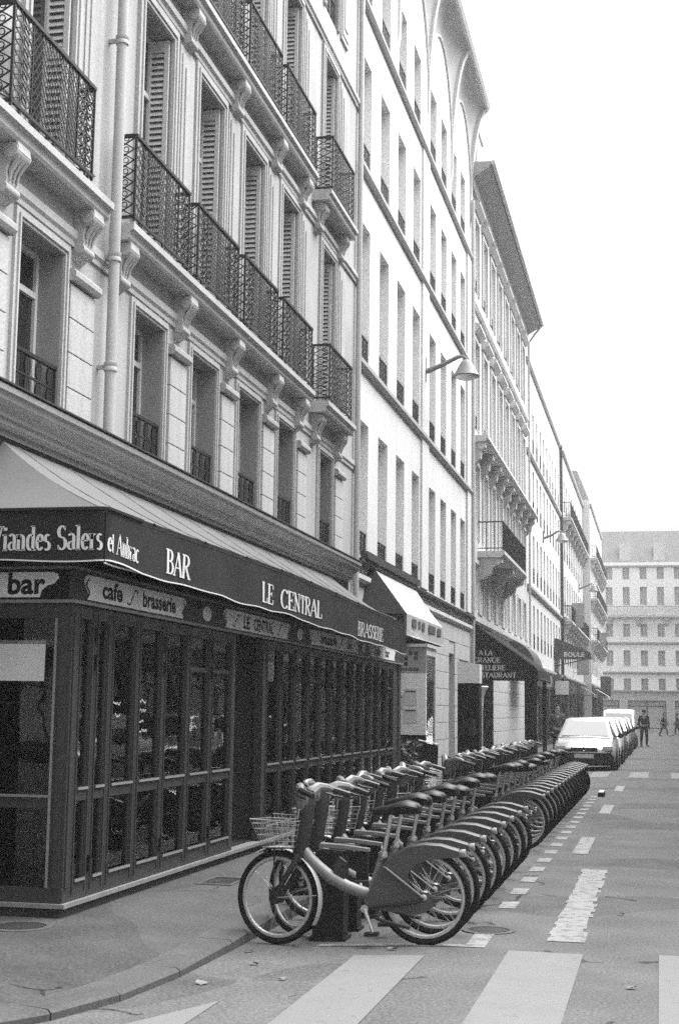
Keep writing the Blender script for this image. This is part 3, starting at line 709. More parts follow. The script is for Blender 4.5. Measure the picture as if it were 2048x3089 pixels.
# bistro furniture inside
def bistro_chair(x, y, rz, label):
    o = thing('bistro_chair', (x,y,.2), label, 'chair', 'chairs inside the bar terrace', rz)
    lpart('seat', MB().lathe([(.17,.43),(.19,.44),(.19,.455),(.17,.465)], n=18), M['interior2'], o)
    for sx, sy in ((-.13,-.13),(.13,-.13),(-.14,.14),(.14,.14)): lpart('leg', MB().tube([(sx,sy,.43),(sx*1.35,sy*1.35,0)],.013,6), M['black'], o)
    lpart('backrest', MB().tube([(-.18,.15,.42),(-.19,.2,.7),(-.12,.23,.85),(0,.24,.89),(.12,.23,.85),(.19,.2,.7),(.18,.15,.42)],.014,6).tube([(-.1,.19,.44),(-.1,.22,.7),(0,.23,.79),(.1,.22,.7),(.1,.19,.44)],.01,6), M['darkplastic'], o)
def bistro_table(x, y, label):
    o = thing('bistro_table', (x,y,.2), label, 'table', 'tables inside the bar terrace')
    lpart('table_top', MB().lathe([(.28,.7),(.3,.71),(.3,.73),(.28,.735)], n=20), M['interior2'], o)
    lpart('column', MB().lathe([(.03,.03),(.03,.7)], n=10), M['black'], o); lpart('base', MB().lathe([(.2,0),(.2,.015),(.05,.05)], n=16), M['black'], o)
for i, y in enumerate((11.4,13.2,17.3,19.4,21.5,23.3)):
    w = ('by the corner post','beside the entrance','just past the entrance','under the name board','behind the far panels','at the end wall')[i]
    bistro_table(-5.0, y, 'small round cafe table '+w)
    bistro_chair(-4.95, y-.52, R(180), 'bent cane cafe chair facing away, '+w); bistro_chair(-4.95, y+.52, 0, 'bent cane cafe chair facing back, '+w)

# ------------------------------------------------------------------ bar awning
AX, AY, ZT = -4.15, 10.25, 3.2
AW = thing('bar_awning', (-4.9,17,3.0), 'long pale awning with a dark lettered valance over the bar terrace', 'awning')
def ztop(y): return 3.2+.04*math.sin((y-10.25)/13.4*math.pi) - .1*max(0,(y-16)/7.6)
def zbot(y): return 2.79+.008*math.sin(y*2.1)+.006*math.sin(y*5.3) - .03*math.sin((y-10.25)/13.4*math.pi) - .15*max(0,(y-16)/7.6)
Y1 = 23.65
def cz(t, y):
    a, b = ztop(y), 3.93
    return a+(b-a)*t - .06*math.sin(math.pi*t) + .008*math.sin(y*3.2)*math.sin(math.pi*t)
q = MB()
def cf(s, t):
    y0 = AY+.8*t; y = y0+(Y1-y0)*s
    return (AX+(-5.44-AX)*t, y, cz(t, y))
q.grid(cf, 60, 8)
can = part('canopy', q, M['canvas'], AW, True)
q = MB(); q.grid(lambda s,t: (AX+(-5.44-AX)*(t+(1-t)*s), AY+.8*t, cz(t, AY)-.003), 8, 8)
part('side_canopy', q, M['canvas'], AW, True)
for k in range(1,12):
    y = AY+k*1.12; q = MB().tube([(AX+(-5.44-AX)*t, max(y,AY+.8*t), cz(t,y)+.004) for t in (0,.2,.4,.6,.8,1)], .006, 3); part('seam', q, M['canvas'], can)
part('front_bar', MB().tube([(AX-.01,AY,ztop(AY)-.01)]+[(AX-.01,AY+(Y1-AY)*i/20,ztop(AY+(Y1-AY)*i/20)-.012) for i in range(1,21)],.02,6), M['darkplastic'], AW)
q = MB(); q.grid(lambda s,t: (AX+.004+.012*math.sin((AY+(Y1-AY)*s)*4)*(1-t), AY+(Y1-AY)*s, zbot(AY+(Y1-AY)*s)*(1-t)+ztop(AY+(Y1-AY)*s)*t), 120, 3)
val = part('valance', q, M['valance'], AW, True)
part('piping', MB().tube([(AX+.004+.012*math.sin((AY+(Y1-AY)*i/120)*4), AY+(Y1-AY)*i/120, zbot(AY+(Y1-AY)*i/120)) for i in range(121)], .008, 4), M['piping'], val)
part('roll_edge', MB().tube([(AX-.004, AY+(Y1-AY)*i/40, ztop(AY+(Y1-AY)*i/40)+.008) for i in range(41)], .016, 5), M['valance'], val)
def vfn(y0, z0): return lambda a,c,i: (AX+.011+.012*math.sin((y0+a)*4)*max(0,(3.2-z0-c)/.41)+.001, y0+a, z0+c)
letters('lettering','BAR',.21,vfn(11.62,2.845),M['letter'],val,width=.68,wx=.1)
letters('lettering','LE',.215,vfn(14.68,2.83),M['letter'],val,width=.52,wx=.1)
letters('lettering','CENTRAL',.215,vfn(15.5,2.825),M['letter'],val,width=1.98,wx=.1)
letters('lettering','BRASSERIE',.2,vfn(19.75,2.74),M['letter'],val,width=1.95,wx=.075)
# corner flap that wraps round to the crossing side
def flap(s, z, off=0.):
    """s: distance along the flap measured from the corner (negative = crossing side)."""
    r = .09
    if s < -r: return (AX+.02+s+off*0, AY-.02-off, z)
    if s > r: return (AX+.02+off, AY-.02+s, z)
    a = (s+r)/(2*r)*math.pi/2
    return (AX+.02-r+r*math.sin(a)+off*math.sin(a), AY-.02+r-r*math.cos(a)-off*math.cos(a), z)
ss = [-1.35+.05*i for i in range(43)]
def fz(s): return 2.81+.01*math.sin(s*5) - .03*max(0,s)
q = MB(); q.grid(lambda u,t: flap(-1.35+2.12*u, fz(-1.35+2.12*u)*(1-t)+(ZT+.005)*t), 60, 3)
fl = part('corner_valance', q, M['valance'], AW, True)
part('piping', MB().tube([flap(-1.35+2.12*i/60, fz(-1.35+2.12*i/60)) for i in range(61)], .008, 4), M['piping'], fl)
part('roll_edge', MB().tube([flap(-1.35+2.12*i/60, ZT+.012) for i in range(61)], .018, 5), M['valance'], fl)
letters('lettering','Viandes Salers',.19,lambda a,c,i: flap(-.97+a, 2.89+c, .006),M['letter'],fl,width=.95,wx=.095)
letters('lettering','et Aubrac',.165,lambda a,c,i: flap(.03+a, 2.885+c-.05*a, .006),M['letter'],fl,width=.66,wx=.09)
# folding arms and fittings under the awning
for y in (11.4,14.4,17.4,20.4,22.9):
    part('folding_arm', MB().tube([(-5.42,y,3.72),(-4.8,y+.45,3.4),(AX-.05,y+.2,3.17)],.022,6), M['darkplastic'], AW)
for i in range(9):
    y = 11.3+i*1.4; part('valance_clip', MB().tube([(AX+.01,y,ztop(y)+.02),(AX+.035,y,ztop(y))],.012,5), M['darkplastic'], AW)
for x, lab in ((-5.0,'left'),(-4.84,'right')):
    o = thing('heater_drum', (x,10.62,2.821), 'round metal spotlight drum on the terrace roof, '+('beside the building wall' if lab=='left' else 'beside the awning corner'), 'spotlight')
    lpart('body', MB().lathe([(.05,.0),(.07,.02),(.07,.1),(.055,.13),(.02,.14)], n=16), M['postcap'], o, True); lpart('stem', MB().lathe([(.012,-.001),(.012,.02)], n=8), M['black'], o)
for y in (11.5,12.9,15.0,17.0,19.0,21.0,23.0): part('strut', MB().tube([(TX-.05,y,2.82),(TX-.05,y,3.3)],.012,6), M['darkplastic'], AW)

# ------------------------------------------------------------------ further buildings
def simple_guard(w, h=.85, sp=.13):
    def f(b):
        b.box(0,w,-.02,.02,h-.04,h).box(0,w,-.015,.015,.04,.07)
        k = max(2,int(w/sp))
        for i in range(k+1): u = min(max(w*i/k,.01),w-.01); b.box(u-.01,u+.01,-.01,.01,.07,h-.04)
    return f
def strings(F, P, u0, u1, zs, pr=.1, h=.16, m='trim'):
    for z in zs: part('string_course', F.mb().prism([(.001,z),(pr*.6,z),(pr,z+h*.4),(pr,z+h),(.001,z+h+.03)], u0+.003, u1-.003), M[m], P)

# ---- white plain building with arched top storey
F2 = Fac('L', -5.5); Y0, Y1b = 25.76, 42.7
B2 = thing('plain_building', (-5.5,34,.08), 'white plastered building with narrow windows and arched eaves beside the ornate one', 'building')
W2 = [25.98,28.02,30.05,32.1,34.62,36.52,38.47,40.37]
R2 = [(4.6,7.22),(8.45,11.16),(12.35,14.6),(15.88,17.7)]
ops = [(u,u+1.02,p,q) for (p,q) in R2 for u in W2]
wall(F2, B2, Y0, Y1b, 4.42, 21.2, ops, M['plaster'], .3, rm=M['reveal2'])
gops = [(27.2,30.2,.6,2.9),(31.3,33.5,.9,3.0),(38.0,39.1,.081,3.25),(40.0,42.0,.9,3.0)]
wall(F2, B2, Y0, Y1b, 0, 4.42, gops, M['stone2'], .25, name='ground_floor_wall')
shell(F2, B2, Y0, Y1b, 21.2, 10, M['plaster2']); roof_mansard(F2, B2, Y0, Y1b, 21.2, 1.6, 10)
for (p,q) in R2:
    for u in W2:
        window(F2, B2, u, u+1.02, p, q, .3, False)
        place(F2, 'window_guard', (), simple_guard(1.0,.75), M['railing'], B2, u+.01, -.03, p+.01)
for (a,b,p,q) in gops: window(F2, B2, a, b, p, q, .25, False, .8, 'wood' if p < .1 else 'white')
strings(F2, B2, Y0, Y1b, (8.2,12.1,15.55), .11, .14); strings(F2, B2, Y0, Y1b, (4.4,), .16, .1, 'lead'); strings(F2, B2, Y0, Y1b, (4.08,), .1, .14, 'plaster')
part('pilaster', F2.mb().box(33.3,34.3,.001,.05,4.6,15.5), M['plaster'], B2); part('pilaster', F2.mb().box(41.6,42.69,.001,.06,4.6,15.5), M['plaster'], B2)
part('drainpipe', F2.mb().tube([(42.5,.1,.1),(42.5,.1,17.5)],.06,8), M['pipe'], B2, True)
for k in range(4):
    a, b = Y0+k*4.235+.004, Y0+(k+1)*4.235-.004
    def cove(s, t):
        x = 2*s-1; zs = 16.9+2.9*math.sqrt(max(0,1-x*x)); an = t*math.pi/2
        return (a+(b-a)*s, .003+.5*(1-math.cos(an)), zs+(20.5-zs)*math.sin(an))
    part('eaves_cove', F2.mb().grid(cove, 20, 8), M['stone2'], B2, True)
    part('arch_moulding', F2.mb().tube([(a+(b-a)*(.5-.5*math.cos(math.pi*i/18)), .02, 16.9+2.9*math.sin(math.pi*i/18)) for i in range(1,18)], .045, 5), M['plaster'], B2)
for k in range(5):
    u = min(max(Y0+k*4.235, Y0+.12), Y1b-.12)
    part('eaves_rib', F2.mb().prism([(.002,16.6)]+[(.04+.52*(1-math.cos(t*math.pi/16)), 16.85+3.6*math.sin(t*math.pi/16)) for t in range(9)]+[(.002,20.45)], u-.11, u+.11), M['plaster'], B2)
part('roof_cornice', F2.mb().prism([(.001,20.503),(.58,20.503),(.64,20.6),(.64,20.85),(.001,21.1)], Y0+.003, Y1b-.003), M['plaster2'], B2)
# dressed blocks of the ground floor, laid with open joints
random.seed(5)
for r in range(9):
    z0 = .1+r*.435; off = .55 if r % 2 else 0; u = 30.9-off
    while u < 42.6:
        a, b = max(30.9,u), min(42.66,u+1.1); u += 1.1
        segs = [(a,b)]
        for o in gops:
            if z0+.42 > o[2] and z0 < o[3]:
                ns = []
                for (p,q) in segs:
                    if q <= o[0] or p >= o[1]: ns.append((p,q))
                    else:
                        if p < o[0]-.1: ns.append((p,o[0]))
                        if q > o[1]+.1: ns.append((o[1],q))
                segs = ns
        for (p,q) in segs:
            w = round(q-p-.016,2)
            if w > .1: place(F2, 'stone_block', (w,), lambda bb: bb.box(0,w,.001,.025,0,.42), M['stone2'], B2, p+.008, 0, z0+.007)
# the little glazed shop porch with its sign, and the awning over it
PO = thing('shop_porch', (-4.95,27.5,.08), 'narrow shop porch with notice panels past the end of the bar terrace', 'porch')
pa, pb, px = 26.95, 28.2, -4.32
part('side_panel', MB().box(-5.496,px,pa,pa+.06,1.24,2.4), M['chalk'], PO)
part('side_base', MB().box(-5.496,px,pa+.005,pa+.055,.08,1.238), M['ink'], PO)
sg = part('sign_panel', MB().box(-5.496,px,pa,pa+.06,2.402,2.9), M['trim'], PO)
part('porch_roof', MB().box(-5.496,px+.03,pa-.03,pb,2.902,2.96), M['white'], PO)
part('front_rail', MB().box(px-.05,px,pa+.061,pb,.08,.6).box(px-.05,px,pa+.061,pb,2.75,2.9).box(px-.05,px,pb-.08,pb,.6,2.75), M['white'], PO)
part('front_pane', MB().box(px-.03,px-.025,pa+.061,pb-.08,.6,2.75), M['shopglass'], PO)
def sq(x, z, s=.035): part('square_mark', MB().box(x-s,x+s,pa-.004,pa-.001,z-s,z+s), M['ink_soft'], sg)
for x, z in ((-4.62,2.78),(-4.52,2.78),(-4.71,2.68),(-4.52,2.69),(-4.71,2.58)): sq(x,z)
plain_text('lettering', 'produits', .1, lambda a,c,i: (-4.82+a, pa-.003, 2.45+c), M['ink_soft'], sg, .36)
for x, z, w, h in ((-4.62,1.95,.12,.16),(-4.62,1.6,.13,.14),(-4.85,1.85,.1,.14)):
    part('posted_notice', MB().box(x-w,x+w,pa-.006,pa-.002,z-h,z+h), M['paper'], PO); part('notice_heading', MB().box(x-w*.8,x+w*.8,pa-.009,pa-.007,z+h*.6,z+h*.75), M['ink_soft'], PO)
o = thing('planter_box', (-4.55,26.2,.08), 'black square planter box standing before the shop porch', 'planter')
lpart('box', MB().box(-.25,.25,-.22,.22,0,.62).box(-.27,.27,-.24,.24,.621,.66), M['ink'], o)
b = MB(); random.seed(21)
for i in range(220):
    a, r_, h = random.uniform(0,6.28), random.uniform(0,.26), random.uniform(.64,1.05); x, y = r_*math.cos(a), r_*math.sin(a); s = .05
    d1 = Vector((random.uniform(-1,1),random.uniform(-1,1),random.uniform(-.4,.8))).normalized()*s; d2 = d1.orthogonal()*.5; c = Vector((x,y,h))
    b.add([tuple(c),tuple(c+d1+d2),tuple(c+d1*2),tuple(c+d1-d2)],[(0,1,2,3)])
tag(lpart('leaves', b, M['leaf'], o), kind='stuff')
o = thing('menu_board', (-4.2,26.35,.08), 'dark tilted menu board on a stand by the planter box', 'menu board')
lpart('board', MB().add([(-.2,-.02,.7),(.2,-.02,.62),(.2,.04,.98),(-.2,.04,1.06),(-.2,.0,.7),(.2,.0,.62),(.2,.06,.98),(-.2,.06,1.06)],[(0,1,2,3),(7,6,5,4),(0,4,5,1),(1,5,6,2),(2,6,7,3),(3,7,4,0)]), M['ink'], o)
lpart('top_edge', MB().tube([(-.21,.05,1.08),(.21,.05,1.0)],.012,5), M['postcap'], o); lpart('stand', MB().tube([(0,.03,0),(0,.03,.7)],.018,6).lathe([(.16,0),(.16,.02),(.03,.04)], n=14), M['black'], o)
A2 = thing('shop_awning', (-5.0,29,3.3), 'short white awning with a lettered valance above the shop porch', 'awning')
part('canopy', MB().grid(lambda s,t: (-4.6-.88*t, 26.35+.9*t+(31.0-26.35-.9*t+1.2*t)*s, 3.5+1.05*t-.04*math.sin(math.pi*t)), 12, 5), M['canvas2'], A2, True)
part('side_cheek', MB().add([(-4.6,26.35,3.5),(-5.48,26.35,3.5),(-5.48,27.25,4.55)],[(0,1,2)]), M['valance'], A2)
vl = part('valance', MB().grid(lambda s,t: (-4.595+.01*math.sin(s*30)*(1-t), 26.35+4.65*s, 3.1+.4*t), 30, 2), M['trim'], A2, True)
part('piping', MB().tube([(-4.59,26.35+4.65*i/20,3.1) for i in range(21)],.012,4), M['piping'], vl)
for i,(u,w) in enumerate(((26.9,.5),(27.6,.3),(28.1,.3),(28.9,.9),(30.1,.5))): part('printed_panel', MB().box(-4.584,-4.58,u,u+w,3.28,3.44), M['slate'], vl)
part('cassette', F2.mb().box(26.1,32.2,.06,.2,4.52,4.66), M['lead'], A2)
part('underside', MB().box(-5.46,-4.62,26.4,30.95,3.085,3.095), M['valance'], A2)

# ---- long-eaved building with the restaurant
F3 = Fac('L', -5.5); a3, b3 = 42.72, 61.7
B3 = thing('eaves_building', (-5.5,52,.08), 'grey stone building with deep dark eaves and rows of balcony consoles', 'building')
W3 = [43.35+2.3*i for i in range(8)]
R3 = [(4.75,6.25),(7.0,9.35),(10.5,13.3),(14.95,17.3)]
wall(F3, B3, a3, b3, 4.3, 18.7, [(u,u+1.15,p,q) for (p,q) in R3 for u in W3], M['stone3'], .3, rm=M['reveal2'])
g3 = [(43.6,45.0,.6,3.2)]
wall(F3, B3, a3, b3, 0, 4.3, g3, M['stone3'], .3, name='ground_floor_wall')
for (a,b,p,q) in g3: window(F3, B3, a, b, p, q, .3, False, .75, 'wood')
shell(F3, B3, a3, b3, 18.7, 10, M['stone3'])
for (p,q) in R3:
    for u in W3:
        window(F3, B3, u, u+1.15, p, q, .3, False)
        part('window_surround', F3.mb().box(u-.14,u-.002,.001,.06,p,q+.12).box(u+1.152,u+1.29,.001,.06,p,q+.12).box(u-.001,u+1.151,.001,.06,q+.002,q+.12), M['stone3'], B3)
        if p > 9: part('window_hood', F3.mb().prism([(.001,q+.18),(.1,q+.18),(.24,q+.34),(.24,q+.42),(.001,q+.5)], u-.2, u+1.35), M['stone3'], B3)
        if p > 9: place(F3, 'window_guard', (), simple_guard(1.1,.8), M['railing'], B3, u+.02, -.03, p+.01)
strings(F3, B3, a3, b3, (4.35,14.3), .12, .2, 'stone3')
def slab_balcony(F, P, u0, u1, z, pr, step, rail_h=.9, cm='stone3'):
    bal = part('balcony', F.mb().prism([(.001,z),(pr-.1,z),(pr-.05,z+.06),(pr,z+.1),(pr,z+.2),(.001,z+.2)], u0, u1), M[cm], P)
    L = round(u1-u0-.1,2)
    if not rail_h: u_ends = ()
    else:
        u_ends = (u0+.05,u1-.07); place(F, 'railing_panel', (L,rail_h), simple_guard(L,rail_h), M['railing'], bal, u0+.05, pr-.06, z+.2)
    for u in u_ends: part('railing_return', F.mb().box(u,u+.02,.0,pr-.08,z+.2+rail_h-.04,z+.2+rail_h).box(u,u+.02,.0,pr-.08,z+.28,z+.31).box(u,u+.02,pr*.3,pr*.3+.02,z+.2,z+.2+rail_h-.04).box(u,u+.02,pr*.6,pr*.6+.02,z+.2,z+.2+rail_h-.04), M['railing'], bal)
    k = max(1,round((u1-u0-.5)/step)); 
    for i in range(k+1):
        u = u0+.25+(u1-u0-.5)*i/k
        def f(b): b.prism([(0,0),(pr-.12,0),(pr-.1,-.16),(pr*.55,-.3),(pr*.5,-.5),(0,-.75)], -.16, .16); b.prism([(pr-.24+.11*math.cos(t*.628),-.13+.11*math.sin(t*.628)) for t in range(10)], -.19, .19)
        place(F, 'console', (pr,), f, M[cm], bal, u, .002, z-.002)
    return bal
slab_balcony(F3, B3, a3+.3, b3-.3, 9.95, .5, 2.3, 0); slab_balcony(F3, B3, 44.4, 52.3, 6.5, .85, 3.7, .95)
part('eaves', F3.mb().prism([(.001,18.0),(.1,18.0),(.12,18.3),(.64,18.62),(.66,18.78),(.001,18.8)], a3-.15, b3+.1), M['soffit'], B3)
part('gutter', F3.mb().tube([(a3-.2,.72,18.72),(b3+.15,.72,18.72)],.07,8).tube([(b3+.05,.72,18.7),(b3+.05,.4,18.3),(b3+.05,.12,17.9),(b3+.05,.12,4.5)],.05,6), M['pipe'], B3, True)
rf = roof_mansard(F3, B3, a3, b3, 18.82, 2.0, 10, 1.6)
for i, u in enumerate((43.6,50.5,57.3)):
    part('dormer', F3.mb().box(u,u+1.2,-1.2,.1,18.85,20.2).prism([(.16,20.2),(.16,20.32),(-1.3,20.42),(-1.3,20.2)], u-.08, u+1.28), M['stone3'], rf)
part('aerial', F3.mb().tube([(56.5,-.4,20.5),(56.5,-.4,22.6)],.025,5).tube([(55.9,-.4,22.4),(57.1,-.4,22.4)],.02,4).tube([(55.9,-.4,22.0),(57.1,-.4,22.0)],.02,4).tube([(56.2,-.4,22.6),(56.2,-.4,21.8)],.015,4), M['pipe'], rf)
# stone joints on the first floor of this building
for r in range(4):
    for i, u in enumerate(W3):
        z0 = 4.72+r*.4
        place(F3, 'stone_block', (), lambda bb: bb.box(0,.83,.001,.03,0,.385), M['stone3'], B3, u+1.31, 0, z0)
for r_ in range(9):
    for i in range(2,18):
        a_ = a3+.1+i*1.05-(.5 if r_ % 2 else 0); b_ = a_+1.04
        a_ = max(a_, a3+.05); w_ = round(b_-a_,2)
        place(F3, 'stone_block', ('g',w_), lambda bb: bb.box(0,w_,.001,.025,0,.44), M['stone3'], B3, a_, 0, .12+r_*.455)
# restaurant canopy with lettered end
RC = thing('restaurant_canopy', (-4.5,47,.08), 'black restaurant canopy with white capital letters on its end', 'awning')
gy_ = 43.0; gp = [(-5.49,2.62),(-5.49,4.27),(-5.3,4.24),(-3.72,3.12),(-3.53,2.95),(-3.5,2.62)]
ge = part('end_panel', MB().prism(gp, gy_, gy_+.04, 'd'), M['ink'], RC)
part('canopy', MB().add([(x,y,z+.005) for y in (gy_+.05,47.8) for (x,z) in gp[1:]], [(i,i+1,i+6,i+5) for i in range(4)]), M['valance'], RC)
part('edge_strip', MB().tube([(-5.2,gy_-.02,4.17),(-3.6,gy_-.02,3.05)],.025,4), M['canvas'], RC)
part('edge_strip', MB().tube([(-3.5,gy_+.02,2.7),(-3.5,47.8,2.7)],.02,4), M['canvas'], RC)
for txt, x, z, w in (('A LA',-5.3,3.38,.42),('GRANGE',-5.46,3.16,.82),('BATELIERE',-5.47,2.93,.98),('RESTAURANT',-5.47,2.71,1.3)):
    letters('lettering', txt, .15, lambda a,c,i: (x+a,gy_-.006,z+c), M['letter'], ge, width=w, wx=.09, wy=.05)
for x, w in ((-5.05,.32),(-3.75,.36)):
    part('post', MB().box(x-w/2,x+w/2,gy_+.05,gy_+.35,.08,2.62).box(x-w/2-.03,x+w/2+.03,gy_+.02,gy_+.38,.08,.3), M['ink'], RC)
for y in (47.5,): part('post', MB().box(-3.75,-3.62,y,y+.13,.08,2.9), M['ink'], RC)

# ---- generic street block
def block(name, label, F, u0, u1, top, rows, pitch, ww, wm, guards=True, stringz=(), balc=(), shop='wood', fine=False, roof=2.2, group=None, kindcat='building'):
    c = F.map((u0+u1)/2, 0, .08); B = thing(name, c, label, kindcat, group)
    k = max(1,int((u1-u0-.6)/pitch)); s = (u1-u0-k*pitch)/2+(pitch-ww)/2; us = [u0+s+i*pitch for i in range(k)]
    wall(F, B, u0, u1, 3.6, top, [(u,u+ww,p,q) for (p,q) in rows for u in us], M[wm], .3, rm=M['reveal2'])
    g = [(u0+.5+i*4.2,min(u0+.5+i*4.2+3.4,u1-.3),.35,2.9) for i in range(max(1,int((u1-u0)/4.2)))]
    g = [o for o in g if o[1]-o[0] > .8]
    wall(F, B, u0, u1, 0, 3.6, g, M[shop if shop in M else 'wood'], .25, name='shop_front')
    for (a,b,p,q) in g: window(F, B, a, b, p, q, .25, False, .8, 'wood')
    for (p,q) in rows:
        for u in us:
            window(F, B, u, u+ww, p, q, .3, fine)
            if guards: place(F, 'window_guard', (ww,), simple_guard(ww-.04,.7,.16), M['railing'], B, u+.02, -.03, p+.01)
    strings(F, B, u0, u1, (3.62,top-.5)+tuple(stringz), .14, .2, 'trim')
    for z in balc: slab_balcony(F, B, u0+.3, u1-.3, z, .5, 2.6)
    shell(F, B, u0, u1, top, 9, M[wm]); roof_mansard(F, B, u0, u1, top, roof, 9)
    return B
FR = [(4.5,6.5),(7.5,9.7),(10.6,12.7),(13.5,15.4)]
B4 = block('pale_building', 'pale narrow-windowed building between the deep eaves and the drainpipe', Fac('L',-5.5), 61.72, 83.4, 17.6, FR, 2.1, .95, 'plaster', stringz=(7.0,13.0))
part('drainpipe', Fac('L',-5.5).mb().tube([(83.2,.12,.1),(83.2,.12,17.3)],.08,8), M['lead'], B4)
B5 = block('grey_building', 'grey building with two balcony rows beyond the drainpipe', Fac('L',-5.35), 83.42, 106, 17.3, FR, 2.4, 1.1, 'plaster3', stringz=(7.0,), balc=(6.8,12.9))
B6 = block('end_row_building', 'last building of the row, balconied, at the far crossing', Fac('L',-4.8), 106.02, 127.5, 17.4, FR, 2.3, 1.1, 'plaster2', balc=(6.8,9.9,12.9), stringz=())
FE = Fac('E', 134)
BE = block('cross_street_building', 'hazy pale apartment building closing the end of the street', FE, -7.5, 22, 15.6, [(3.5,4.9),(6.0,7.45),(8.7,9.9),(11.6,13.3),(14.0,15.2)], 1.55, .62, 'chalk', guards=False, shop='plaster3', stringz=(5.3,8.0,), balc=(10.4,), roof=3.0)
for i in range(9): part('dormer', FE.mb().box(-6.5+i*3.1,-5.5+i*3.1,-1.2,-.1,15.7,17.2), M['plaster2'], BE)
# the other side of the street and the block behind the crossing (seen in the glass)
FO = Fac('O', 6.4)
for i, (a,b,top,wm) in enumerate(((13,36,17.5,'plaster4'),(36.02,60,18.2,'plaster4'),(60.02,92,17.2,'plaster4'),(92.02,127,17.6,'plaster3'))):
    block('opposite_building', ('dark grey','taller dark grey','long low dark grey','pale grey')[i]+' building across the street from the bicycle row, seen in the terrace glass', FO, a, b, top, FR, 2.6, 1.15, wm, guards=False)
block('crossing_building', 'tall plastered block behind the zebra crossing, facing the terrace end', Fac('B',-22), -30, 30, 17, FR, 2.8, 1.2, 'plaster4', guards=False)

# ------------------------------------------------------------------ hire bicycles
WR = .345
def torus(b, c, Rr, r, n=36, m=8, ry=None):
    ry = ry or r
    pts = []
    for i in range(n):
        a = 2*math.pi*i/n
        for k in range(m):
            t = 2*math.pi*k/m; q = Rr+r*math.cos(t); pts.append((c[0]+q*math.cos(a), c[1]+ry*math.sin(t), c[2]+q*math.sin(a)))
    b.add(pts, [(i*m+k, ((i+1)%n)*m+k, ((i+1)%n)*m+(k+1)%m, i*m+(k+1)%m) for i in range(n) for k in range(m)])
def spokes(b, c, r0, r1, n=24):
    for i in range(n):
        a = 2*math.pi*i/n; s = .03 if i%2 else -.03; a2 = a+(.28 if (i//2)%2 else -.28)
        b.tube([(c[0]+r0*math.cos(a),c[1]+s,c[2]+r0*math.sin(a)),(c[0]+r1*math.cos(a2),c[1],c[2]+r1*math.sin(a2))],.0016,3,caps=False)
HP = Vector((.93,0,.66)); HA = Vector((-.17,0,.985)).normalized()
def steered(b, ang):
    rm = Matrix.Rotation(ang, 3, HA); b.v = [tuple(HP + rm @ (Vector(p)-HP)) for p in b.v]; return b
def wheel_parts(c, ang=None, hub_r=.03):
    t = MB(); torus(t, c, WR-.022, .022, 40, 8, .021)
    r = MB(); torus(r, c, WR-.058, .017, 40, 6, .013)
    h = MB(); h.lathe([(.012,-.06),(hub_r*.6,-.05),(hub_r,-.035),(hub_r,.035),(hub_r*.6,.05),(.012,.06)], c, 14, 'y')
    s = MB(); spokes(s, c, hub_r*.9, WR-.07)
    L = [t,r,h,s]
    if ang is not None: [steered(q, ang) for q in L]
    return L
COVER = [(.43,.265),(.425,.36),(.315,.56),(.22,.65),(.10,.706),(-.02,.722),(-.14,.712),(-.27,.672),(-.285,.63),(-.17,.625),(-.04,.612),(.05,.582),(.105,.53),(.115,.47),(.09,.415),(.04,.39),(-.04,.38),(-.07,.335),(-.055,.27),(0,.235),(.06,.222),(.14,.235)]
STEER = [R(-14), R(-6), R(16), R(-38), R(5), R(34)]
VAR = {}
